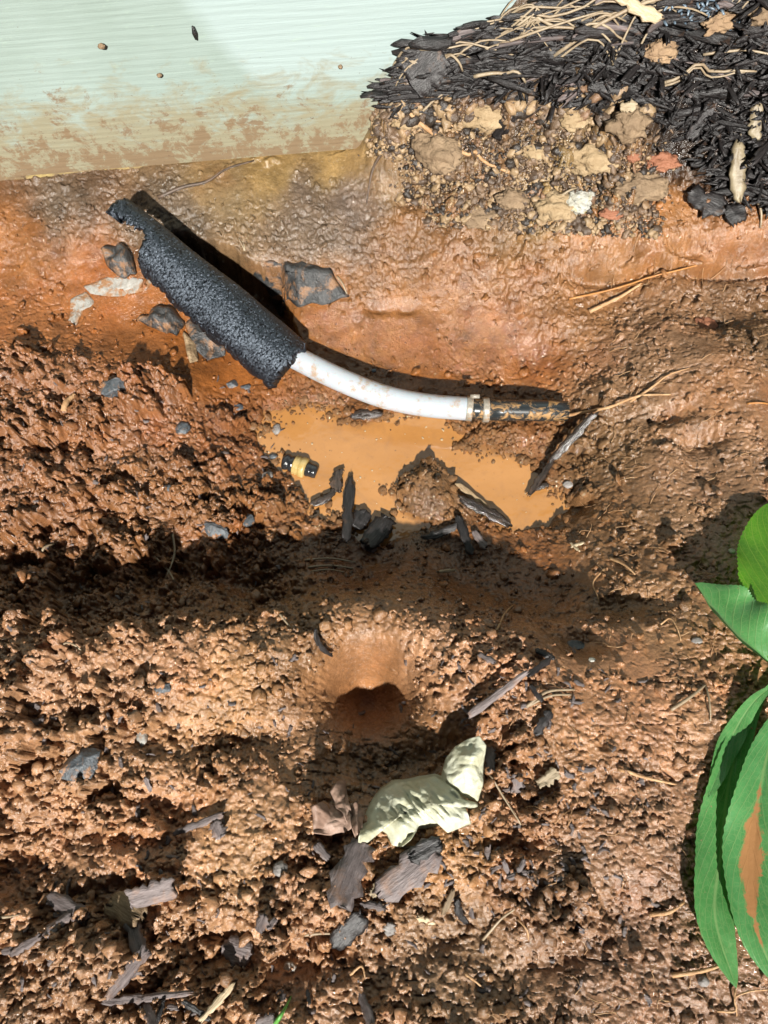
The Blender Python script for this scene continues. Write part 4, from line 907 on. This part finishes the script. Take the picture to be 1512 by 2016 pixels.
# ------------------------------------------------------------------ loose crumbs (uncountable)
def many(name, centers, radii, seed, sub=1, flat=(.45, .95), rough=.6):
    r = np.random.default_rng(seed); bV, bF = (IC1, IF1) if sub == 1 else (IC2, IF2); n = len(centers); nvv = len(bV)
    shapes = []
    for q in range(12): shapes.append(bV * (1 + rough * n3(bV, 1.5, seed + q * 5) + rough * .35 * r.normal(size=nvv))[:, None])
    shapes = np.array(shapes); V = shapes[r.integers(0, 12, n)]
    V = V * np.stack([r.uniform(.75, 1.3, n), r.uniform(.75, 1.3, n), r.uniform(*flat, n)], 1)[:, None, :] * radii[:, None, None]
    a = r.uniform(0, 6.28, n); ca, sa = np.cos(a)[:, None], np.sin(a)[:, None]
    tx = r.normal(size=n)[:, None] * .5
    x = ca * V[..., 0] - sa * V[..., 1]; y = sa * V[..., 0] + ca * V[..., 1]; z = V[..., 2] + tx * x
    V = np.stack([x, y, z], -1) + centers[:, None, :]
    return big_mesh(name, V.reshape(-1, 3), (bF[None] + (np.arange(n) * nvv)[:, None, None]).reshape(-1, 3)), nvv
NC = 30000
cx = rng.uniform(-0.54, 0.54, NC); cy = rng.uniform(-0.165, 0.62, NC); ll = bil(gx, gy, lump_c, cx, cy)
kp = rng.random(NC) < np.clip(ll, 0, 1) ** .9; kp &= rng.random(NC) < np.clip(np.exp(2.2 * fbm(cx, cy, .045, 707, 2)), .1, 1)
kp &= sdf_poly(cx, cy, PUD) > .002; kp &= cy < (px2w(800, 190, .05)[1] + 0 * cx)
kp &= np.hypot((cx - px2w(725,1345,-.03)[0]) / .036, (cy - px2w(725,1345,-.03)[1]) / .04) > 1
cx, cy = cx[kp], cy[kp]; rr = np.clip(.0010 * np.exp(rng.exponential(.42, len(cx))), .0010, .0042)
cz = bil(XA, YA, H, cx, cy) + rr * .35
me, nvv = many('soil_crumbs', np.stack([cx, cy, cz], 1), rr, 900)
tc_ = np.stack([bil(gx, gy, tone_c[..., k], cx, cy) for k in range(3)], 1) * rng.uniform(.75, 1.3, (len(cx), 1)) * np.array([.85, .775, .71])
at = me.color_attributes.new('tone', 'FLOAT_COLOR', 'POINT'); at.data.foreach_set('color', np.repeat(np.concatenate([tc_, np.ones((len(cx), 1))], 1), nvv, axis=0).astype(np.float32).ravel())
wv_ = np.exp(-np.maximum(sdf_poly(cx, cy, PUD), 0) / .022)
at = me.attributes.new('wet', 'FLOAT', 'POINT'); at.data.foreach_set('value', np.repeat(np.clip(wv_ + .35, 0, 1), nvv).astype(np.float32))
tag(add('soil_crumbs', me, M['clay']), 'loose crumbs of reddish clay strewn over the dug ground', 'soil', kind='stuff')

# wet glistening crumbs and bubbles along the water's edge
edge_pts = [(520,850),(540,822),(575,806),(610,800),(645,798),(660,822),(690,832),(760,822),(800,815),(900,822),(915,850),(900,880),(940,885),(980,892),(1020,897),(1050,915),(1090,960),(1112,975),(1000,870),(960,860),(1040,880),(930,870),(700,1040),(650,1020),(800,1010),(600,1000),(545,905),(780,960),(880,990)]
NW_ = 620; cen = []
for k_ in range(NW_):
    q_ = edge_pts[rng.integers(0, len(edge_pts))]; p = hit(q_[0] + rng.normal() * 16, q_[1] + rng.normal() * 9); cen.append(p)
rr = np.clip(.0008 * np.exp(rng.exponential(.5, NW_)), .0008, .0042); me, nvv = many('wet_crumbs', np.array(cen) + np.array([0, 0, .0003]), rr, 970, 2, (.5, .9), .3)
at = me.color_attributes.new('tone', 'FLOAT_COLOR', 'POINT'); at.data.foreach_set('color', np.tile(np.array([.26, .14, .065, 1.0], np.float32), NW_ * nvv))
at = me.attributes.new('wet', 'FLOAT', 'POINT'); at.data.foreach_set('value', np.ones(NW_ * nvv, np.float32))
tag(add('wet_crumbs', me, M['clay']), 'glistening wet mud crumbs along the edge of the puddle', 'soil', kind='stuff')
cen = []
for k_ in range(130):
    x, y = rng.uniform(500, 1130), rng.uniform(800, 1060); p = px2w(x, y, WZ)
    if sdf_poly(p[:1], p[1:2], PUD)[0] < -.004: cen.append(p)
me, nvv = many('floating_specks', np.array(cen), np.clip(.0005 * np.exp(rng.exponential(.4, len(cen))), .0005, .0018), 971, 1, (.3, .5), .3)
tag(add('floating_specks', me, M['pale']), 'pale specks floating on the muddy puddle', 'specks', kind='stuff')

# broken crumbs of the cut bank
NB = 5200; cen = []; col_ = []
tans = np.array([(.32,.21,.12),(.20,.13,.08),(.10,.065,.042),(.36,.245,.135),(.035,.025,.018),(.26,.15,.085)])
for k_ in range(NB):
    t_ = rng.random(); x = 735 + t_ * 560 + rng.normal() * 15; y = (225 + rng.normal() * 18 - 10 * t_) if k_ < 700 else 190 + (40 if t_ > .2 else 0) + rng.random() ** .8 * (210 if t_ > .1 else 120) + 30 * t_; p = hit(x, y); cen.append(p + np.array([0, -.001, .001])); col_.append(tans[int(min(5, max(0, 3 * (1 + float(perlin(np.array([x / 60.]), np.array([y / 40.]), 881)[0])) + rng.normal() * .6)))])
rr = np.clip(.0010 * np.exp(rng.exponential(.45, NB)), .0010, .0048); rr[:700] *= 1.5; me, nvv = many('bank_crumbs', np.array(cen), rr, 950, 1, (.6, .95), .5)
at = me.color_attributes.new('tone', 'FLOAT_COLOR', 'POINT'); at.data.foreach_set('color', np.repeat(np.concatenate([np.array(col_), np.ones((NB, 1))], 1), nvv, axis=0).astype(np.float32).ravel())
at = me.attributes.new('wet', 'FLOAT', 'POINT'); at.data.foreach_set('value', np.zeros(NB * nvv, np.float32))
tag(add('bank_crumbs', me, M['clay']), 'crumbly tan and brown soil broken out of the cut bank under the mulch', 'soil', kind='stuff')

# ------------------------------------------------------------------ mulch heap
MP = [(755,185),(770,135),(830,85),(950,55),(1050,25),(1170,-20),(1300,-70),(1560,-80),(1640,120),(1600,300),(1560,440),(1500,410),(1440,395),(1380,330),(1340,270),(1270,235),(1180,215),(1060,215),(960,200),(880,195),(820,225),(770,225)]
MPa = np.array(MP, float)
def mulch_spot():
    while True:
        x = rng.uniform(740, 1640); y = rng.uniform(-80, 450)
        if sdf_poly(np.array([x]), np.array([y]), MPa)[0] < 0: return x, y
tags_ = 0
protos = []
for q in range(14):
    Lq = rng.uniform(.028, .062); Wq = rng.uniform(.005, .013)
    V_, F_ = bark_verts(Lq, Wq, Wq * rng.uniform(.25, .5), 4000 + q, nu=7, nv=4, curve=rng.uniform(-.15, .2), bend=rng.uniform(-.12, .12), jag=.5, t0=rng.uniform(.2, .8), t1=rng.uniform(.2, .8)); protos.append((V_, F_))
pm_ = [mesh_from('mulch_piece', V_, F_) for V_, F_ in protos]
for k_, m_ in enumerate(pm_): m_.materials.append(M['bark'] if k_ % 7 else M['barkgrey'])
def mulch_matrix(x, y, dz):
    p = hit(x, y); n = nrm(p[0], p[1], .015) + rng.normal(size=3) * .28; n[2] = abs(n[2]); n /= np.linalg.norm(n)
    a = rng.normal() * .75 + (.25 if x < 1100 else 0); 
    if p[1] > wall_y(p[0]) - .03: a *= .3
    f = frame((math.cos(a), math.sin(a), rng.normal() * .12), n); f.translation = Vector((p[0], min(p[1], wall_y(p[0]) - .006), p[2] + dz)); return f
bV = []; bF = []; off = 0
for k_ in range(2600):
    x, y = mulch_spot(); mt = np.array(mulch_matrix(x, y, rng.uniform(0, .007))); V_, F_ = protos[rng.integers(0, 14)]
    s_ = rng.uniform(.3, .8); bV.append((V_ * s_ * np.array([1.2, rng.uniform(.35, .9), .8])) @ mt[:3, :3].T + mt[:3, 3]); bF.append(np.array(F_) + off); off += len(V_)
o = add('mulch_bed', big_mesh('mulch_bed', np.vstack(bV), np.vstack(bF)), M['bark']); tag(o, 'bed of fine dark bark mulch heaped against the green siding', 'mulch', kind='stuff')
first = None
for k_ in range(270):
    x, y = mulch_spot()
    if first is None:
        o = add('mulch_piece', pm_[0], None); tag(o, 'dark shredded bark piece lying in the mulch heap against the green siding', 'mulch piece', 'shredded bark pieces of the mulch heap'); first = o
    else:
        o = first.copy(); COL.objects.link(o); o.data = pm_[k_ % 14]
    mt = mulch_matrix(x, y, rng.uniform(.004, .016)); s_ = rng.uniform(.55, 1.0) * (1.5 if rng.random() < .3 else 1); o.matrix_world = mt @ Matrix.Diagonal((s_ * rng.uniform(.9, 1.4), s_ * rng.uniform(.45, .85), s_, 1))
for k_ in range(46):
    x = rng.uniform(800, 1500); y = max(4, 150 - (x - 780) * .30 + rng.normal() * 26 + (50 if x > 1200 else 0)); L_ = rng.uniform(50, 170); a = rng.normal() * .35 + .28
    strand('pine_needle', [(x - L_ / 2 * math.cos(a), y + L_ / 2 * math.sin(a)), (x, y - rng.uniform(0, 8)), (x + L_ / 2 * math.cos(a), y - L_ / 2 * math.sin(a))], rng.uniform(3, 5.5), M['needle'], 'thin dry pine needle tangled among many on the top of the mulch', 'pine needle', 'needles tangled on top of the mulch', lift=.004, lifts=[.010, .015, .011], n=8, taper=.7, ns=5)
# bluish slivers
bl = empty('blue_slivers', tuple(hit(1365, 55))); tag(bl, 'patch of shiny blue grey slivers in the upper right mulch', 'slivers')
for k_ in range(46):
    x, y = rng.normal(1365, 34), rng.normal(58, 20); p = hit(x, y); a = rng.uniform(0, 3.14); d = np.array([math.cos(a), math.sin(a), rng.normal() * .3]) * rng.uniform(.003, .006)
    q = p + np.array([0, 0, .012 + rng.uniform(0, .006)]); me, c = tube_mesh('sliver', [q - d, q, q + d], [.0008, .0014, .0008], 5); add('sliver', me, M['blue'], bl, c)

# ------------------------------------------------------------------ sticks, needles, roots
chip((1196,40), (1282,88), 30, M['pale'], 'pale bare stick end lying over the upper mulch', name='stick', cat='stick', lift=.022, t0=.5, th=.6)
chip((1440,300), (1441,418), 30, M['pod'], 'long greyish seed pod hanging over the dark mulch at right', name='seed_pod', cat='seed pod', lift=.014, round_=True, th=.6)
chip((1478,225), (1478,298), 30, M['pod'], 'darker seed pod near the right edge of the mulch', name='seed_pod', cat='seed pod', lift=.012, round_=True, th=.5)
chip((1205,258), (1240,252), 18, M['pale'], 'pale curled wood chip on the brown grey clod', lift=.02)
NG = 'dry pine needles'
for pts, w_, lab in [
  ([(940,104),(1080,78),(1220,30),(1310,14)], 6, 'uppermost long straw needle along the mulch crest'),
  ([(1080,140),(1180,85),(1300,38),(1410,22)], 9, 'thickest long straw needle crossing the upper mulch'),
  ([(960,108),(1100,62),(1190,18),(1260,10)], 5, 'straw needle touching the siding above the mulch'),
  ([(1010,88),(1130,100),(1225,112)], 7, 'straw needle slanting down from the crest to the middle of the mulch'),
  ([(1050,78),(1140,108),(1215,134)], 6, 'shorter straw needle running below the slanting one'),
  ([(930,130),(1040,108),(1180,50)], 6, 'straw needle from the black bark plate up to the crest'),
  ([(1300,185),(1400,182),(1475,170)], 7, 'straw needle lying level under the long tan clod'),
  ([(1300,190),(1390,190),(1460,168)], 5, 'second straw needle just under the level one'),
  ([(1375,130),(1440,140),(1530,142)], 6, 'straw needle at the right edge of the mulch'),
  ([(1430,108),(1500,98),(1540,92)], 6, 'straw needle at the upper right edge'),
  ([(1090,145),(1150,125),(1200,150)], 5, 'bent straw needle over the dark middle of the mulch'),
  ([(870,135),(890,152),(908,168)], 7, 'short thick straw piece on the black bark plate'),
  ([(930,175),(985,185),(1030,188)], 8, 'stout grey straw on the lower left mulch'),
  ([(760,155),(830,142),(950,120)], 5, 'straw needle along the left end of the mulch'),
  ([(735,243),(770,220),(790,185)], 6, 'straw hanging down the left end of the mulch'),
  ([(815,245),(850,215),(878,185)], 6, 'straw leaning below the black bark plate'),
  ([(1480,390),(1490,420),(1496,450)], 6, 'curved pale straw beside the rounded black chunk'),
  ([(1460,260),(1440,300),(1420,330)], 5, 'fine straw above the long seed pod'),
  ([(1190,410),(1200,430),(1210,445)], 5, 'short straw on the ledge by the red clod'),
  ([(1090,400),(1115,388),(1138,372)], 6, 'straw on the yellow stained clod'),
 ]:
    strand('pine_needle', pts, w_, M['needle'], lab, 'pine needle', NG, lift=.006, lifts=[.010, .014, .012] if pts[0][1] < 200 else None, n=12, taper=.6)
for pts, w_, lab, m in [
  ([(600,1104),(650,1102),(700,1108)], 5, 'upper pine needle of the bundle at the edge of the dark trench', 'needle'),
  ([(606,1118),(650,1116),(695,1120)], 5, 'middle pine needle of the bundle at the edge of the dark trench', 'needle'),
  ([(612,1126),(650,1124),(680,1128)], 4, 'lowest pine needle of the bundle at the edge of the dark trench', 'needle'),
  ([(340,1050),(346,1090),(326,1142)], 5, 'crooked pine needle hanging in the left gully', 'needle'),
  ([(304,1096),(330,1122),(350,1158)], 4, 'pine needle crossing the crooked one in the left gully', 'needle'),
  ([(84,1086),(96,1078),(108,1072)], 6, 'short straw on the left heap', 'needle'),
  ([(120,1270),(150,1272),(162,1282)], 5, 'short straw on the left end of the rim', 'needle'),
  ([(546,1208),(560,1222),(572,1236)], 5, 'short straw on the dark slope left of the heel hole', 'needle'),
  ([(1036,1392),(1070,1366),(1130,1358)], 7, 'upper of the two pale needles right of the heel hole', 'needle'),
  ([(1040,1390),(1080,1372),(1124,1368)], 6, 'lower of the two pale needles right of the heel hole', 'needle'),
  ([(1320,1398),(1355,1374),(1388,1348)], 8, 'straight pale straw at the lower left of the folded leaf', 'needle'),
  ([(1388,1350),(1394,1390),(1398,1420)], 5, 'dark straw hanging from the straight pale one', 'needle'),
  ([(945,1506),(990,1570),(1025,1624)], 5, 'long thin needle slanting down right of the bag', 'needle'),
  ([(600,1840),(632,1836),(664,1838)], 7, 'pale straw lying level below the large bark slabs', 'needle'),
  ([(0,1806),(20,1804),(44,1800)], 6, 'straw at the left edge in the lower left', 'needle'),
  ([(480,480),(484,500),(470,470)], 3, 'tiny straw on the ledge by the foam sleeve', 'needle'),
  ([(664,546),(674,562),(684,584)], 4, 'thin straw at the right edge of the tarry patch', 'needle'),
  ([(1120,590),(1200,575),(1300,545),(1395,520)], 5, 'long orange needle across the right side of the hole', 'needleorange'),
  ([(1470,796),(1490,797),(1512,797)], 5, 'short orange needle at the right edge', 'needleorange'),
  ([(950,1850),(985,1808),(1012,1790)], 6, 'brown straw low at right of centre', 'needle'),
  ([(1278,1800),(1310,1796),(1345,1776)], 9, 'reddish twig left of the long hanging leaf', 'root'),
 ]:
    strand('pine_needle', pts, w_, M[m], lab, 'pine needle', NG, lift=.003, n=12, taper=.6)
RG = 'roots in the dug clay'
for pts, w_, lab, m, tp in [
  ([(1100,822),(1150,816),(1200,806),(1250,786),(1320,778)], 7.5, 'orange brown root reaching from the pipe stub to the right', 'root', .5),
  ([(1240,792),(1280,768),(1310,745),(1356,726)], 5.5, 'thin pale root branching up right from the orange root', 'root', .4),
  ([(1160,616),(1220,590),(1262,560)], 9, 'dull root on the right flank under the orange needle', 'root', .5),
  ([(760,232),(830,258),(885,300),(950,325),(1008,346)], 11, 'long pale root arching over the greyish clod at the cut bank', 'root', .6),
  ([(820,255),(850,248),(905,275)], 6, 'thin root beside the arching root', 'root', .5),
  ([(755,300),(735,340),(722,402)], 7, 'dark rootlet hanging down against the stained foundation', 'darkroot', .3),
  ([(312,392),(360,376),(410,366),(440,344),(500,318)], 8, 'dark twig along the foot of the siding', 'darkroot', .4),
  ([(128,812),(140,794),(150,780)], 13, 'short pale root stub on the left heap', 'root', .7),
  ([(1300,1230),(1314,1220),(1330,1240),(1340,1262)], 4, 'hair root on the scraped clay left of the folded leaf', 'root', .5),
  ([(1200,1100),(1225,1115),(1250,1132)], 6, 'pale rootlet on the right wall of the trench', 'root', .5),
  ([(978,1242),(990,1215),(1010,1192)], 5, 'crooked hair root on the dark trench slope', 'root', .5),
  ([(1216,1515),(1260,1530),(1330,1545)], 8, 'golden root lying flat left of the hanging leaves', 'root', .5),
  ([(1322,1920),(1380,1908),(1440,1892)], 9, 'brown root below the tip of the long hanging leaf', 'root', .6),
  ([(1450,1930),(1440,1960),(1450,2000)], 5, 'pale hair root at the lower right', 'root', .5),
  ([(1410,1990),(1445,1985),(1440,1965),(1470,1950),(1512,1948)], 5, 'looping pale hair root at the lower right corner', 'root', .5),
  ([(1020,1810),(1035,1830),(1040,1850)], 5, 'white hair root low at right of centre', 'root', .5),
  ([(916,1916),(935,1930),(952,1946)], 6, 'white rootlet near the bottom right of centre', 'root', .5),
  ([(1190,1120),(1165,1150),(1180,1190)], 4, 'fine root at the right end of the trench', 'root', .5),
  ([(690,1918),(712,1900),(720,1930)], 6, 'pale curled root low in the middle', 'root', .5),
 ]:
    strand('root', pts, w_, M[m], lab, 'root', RG, lift=.004, n=18, taper=tp, rough=.35)
# fine hair roots in the right flank: too many to tell apart
HV = []; HF = []; off = 0
for k_ in range(150):
    x, y = (rng.uniform(1150, 1512), rng.uniform(500, 1300)) if k_ < 95 else (rng.uniform(950, 1512), rng.uniform(1300, 2010)); p = hit(x, y); a = rng.uniform(0, 6.28); P = [p + np.array([0, 0, .001])]
    for q in range(5):
        a += rng.normal() * .5; z_ = P[-1] + np.array([math.cos(a), math.sin(a), 0]) * rng.uniform(.002, .005); z_[2] = hz(z_[0], z_[1]) + .001 + .003 * math.sin(q); P.append(z_)
    P = np.array(P); 
    V_ = np.concatenate([P + np.array([0, .0004, 0]), P + np.array([.0003, -.0003, 0]), P + np.array([-.0002, -.0002, .0005])]); n = len(P)
    for i in range(n - 1):
        for c_ in range(3): HF.append((off + c_ * n + i, off + c_ * n + i + 1, off + ((c_ + 1) % 3) * n + i + 1, off + ((c_ + 1) % 3) * n + i))
    HV.append(V_); off += 3 * n
tag(add('hair_roots', big_mesh('hair_roots', np.vstack(HV), np.array(HF)), M['root']), 'fine hair roots sticking out of the clay on the right', 'roots', kind='stuff')
# small bark bits on the soil, uncountable
bV = []; bF = []; off = 0
for k_ in range(420):
    x, y = (rng.uniform(0, 1300), rng.uniform(1280, 2040)) if k_ < 240 else ((rng.uniform(0, 560), rng.uniform(700, 1250)) if k_ < 300 else (rng.uniform(840, 1200), rng.uniform(1300, 1800)))
    p = hit(x, y); n = nrm(p[0], p[1]) + rng.normal(size=3) * .3; n /= np.linalg.norm(n); a = rng.uniform(0, 6.28); f = frame((math.cos(a), math.sin(a), 0), n); f.translation = Vector(p + np.array([0, 0, .0012])); mt = np.array(f)
    V_, F_ = protos[rng.integers(0, 14)]; s_ = rng.uniform(.07, .24); bV.append((V_ * np.array([s_, s_ * 1.6, s_ * 1.3])) @ mt[:3, :3].T + mt[:3, 3]); bF.append(np.array(F_) + off); off += len(V_)
tag(add('bark_bits', big_mesh('bark_bits', np.vstack(bV), np.vstack(bF)), M['barkgrey']), 'tiny grey bark bits mixed into the soil', 'bark bits', kind='stuff')
# specks stuck on the siding
def on_wall(px, py):
    d = ray(px, py); wy0 = wall_y(0); t = wy0 / (d[1] - WK * d[0]); return np.array([0, 0, HC]) + d * t
for px, py, s_, lab in [(200,90,.0034,'brown crumb stuck on the upper left siding'),(314,147,.0024,'small grey brown crumb stuck on the middle of the left siding'),(670,130,.0022,'orange crumb stuck on the siding left of the mulch')]:
    p = on_wall(px, py); V_ = IC2 * (1 + .35 * n3(IC2, 1.7, int(px)))[:, None] * np.array([s_, .002, s_ * .8])
    o = add('mud_speck', mesh_from('mud_speck', V_, IF2), M['browncloud'], loc=p + np.array([0, -.001, 0])); tag(o, lab, 'mud speck')
p0, p1 = on_wall(379, 50), on_wall(386, 76); me, c = tube_mesh('bark_sliver', [p0, (p0 + p1) / 2, p1], [.0009, .0022, .0009], 6); tag(add('bark_sliver', me, M['bark'], loc=c + np.array([0, -.001, 0])), 'thin dark sliver stuck on the upper siding', 'sliver')
# grass blade
strand('grass_blade', [(540,2016),(558,1990),(574,1960)], 12, M['grass'], 'single green grass blade at the bottom edge', 'grass blade', lift=.012, taper=.2, ns=4)

# ------------------------------------------------------------------ leafy shoot at the right
plant = empty('leafy_shoot', tuple(px2w(1640, 1420, .0))); tag(plant, 'leafy shoot with glossy serrated leaves hanging in from the right', 'plant')
def leaf(spine, wl, wr, m, fold=.35, roll=0.0, tipcurl=0.0, nu=70, nv=15, serr=.08, wave=.13, lab=None, peak=.5):
    S_ = spline([px2w(c[0], c[1], c[2] - (.004 if c[1] < 1560 else .000)) for c in spine], nu); T = np.gradient(S_, axis=0); T /= np.linalg.norm(T, axis=1)[:, None]; k = ppm(S_[nu // 2]); V = []; UV = []
    for i in range(nu):
        u = i / (nu - 1); e = math.log(.5) / math.log(peak); uu = u ** e
        wdt = max(.0, math.sin(math.pi * min(1, uu))) ** .75 * (1 - .12 * u)
        sd = 1 + serr * (1 - ((u * 34) % 1.0)) - serr
        side = np.cross(T[i], [0, 0, 1.0]); side /= np.linalg.norm(side); upv = np.cross(side, T[i]); c, s = math.cos(roll), math.sin(roll); side, upv = c * side + s * upv, -s * side + c * upv
        for j in range(nv):
            v = j / (nv - 1) * 2 - 1; ww = (wl if v < 0 else wr) / k * wdt * (sd if abs(v) > .99 else 1)
            wv = wave * ww * math.sin(u * 17 + v * 1.2) * abs(v) ** 2
            V.append(S_[i] + side * v * ww * math.cos(fold) + upv * (abs(v) * ww * math.sin(fold) + wv - .0006 * (abs(v) < .05))); UV.append((u, (v + 1) / 2))
    V, cc = center(V); F_ = [tuple(q) for q in grid_quads(nu, nv)]; me = mesh_from('leaf', V, F_); uv = me.uv_layers.new(name='UVMap')
    for lp in me.loops: uv.data[lp.index].uv = UV[lp.vertex_index]
    o = add('leaf', me, m, plant, cc)
    if lab: o['label'] = lab
    return o
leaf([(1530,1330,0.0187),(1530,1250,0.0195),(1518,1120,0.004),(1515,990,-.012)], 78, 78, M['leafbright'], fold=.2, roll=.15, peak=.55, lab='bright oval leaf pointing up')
leaf([(1530,1318,0.0180),(1470,1270,0.0180),(1415,1215,0.0100),(1368,1148,0.0020)], 22, 92, M['leafdark'], fold=.75, roll=-.3, peak=.55, lab='folded leaf pointing left')
leaf([(1530,1330,0.0120),(1485,1395,0.0075),(1440,1520,0.0075),(1420,1680,0.0090),(1408,1800,0.0165),(1450,1946,0.0175)], 50, 60, M['leafdark'], fold=.12, roll=.1, peak=.62, lab='long leaf hanging lowest on the left')
leaf([(1540,1340,0.0155),(1495,1370,0.0145),(1440,1450,0.0080),(1395,1570,0.0095)], 26, 22, M['leafdark'], fold=.15, peak=.6, lab='narrow leaf behind the long one')
leaf([(1560,1360,0.0185),(1528,1430,0.0175),(1495,1560,0.0160),(1478,1700,0.0140),(1490,1830,0.0170),(1540,1950,0.0165)], 64, 66, M['leafmud'], fold=.3, roll=-.1, peak=.58, lab='leaf smeared with orange mud')
leaf([(1550,1330,0.0120),(1600,1300,0.0187),(1660,1270,0.0187),(1730,1280,0.0170)], 60, 60, M['leafdark'], fold=.3)
leaf([(1555,1360,0.0120),(1610,1440,0.0120),(1640,1560,0.0155),(1650,1700,0.0150)], 55, 55, M['leafdark'], fold=.3)
st = spline([px2w(*c) for c in [(1640,1420,-.005),(1610,1400,0.0120),(1570,1350,0.0110),(1528,1322,0.0140),(1520,1300,0.0150)]], 20)
me, c = tube_mesh('stem', st, np.linspace(.0032, .0018, 20), 10); add('stem', me, M['stem'], plant, c)
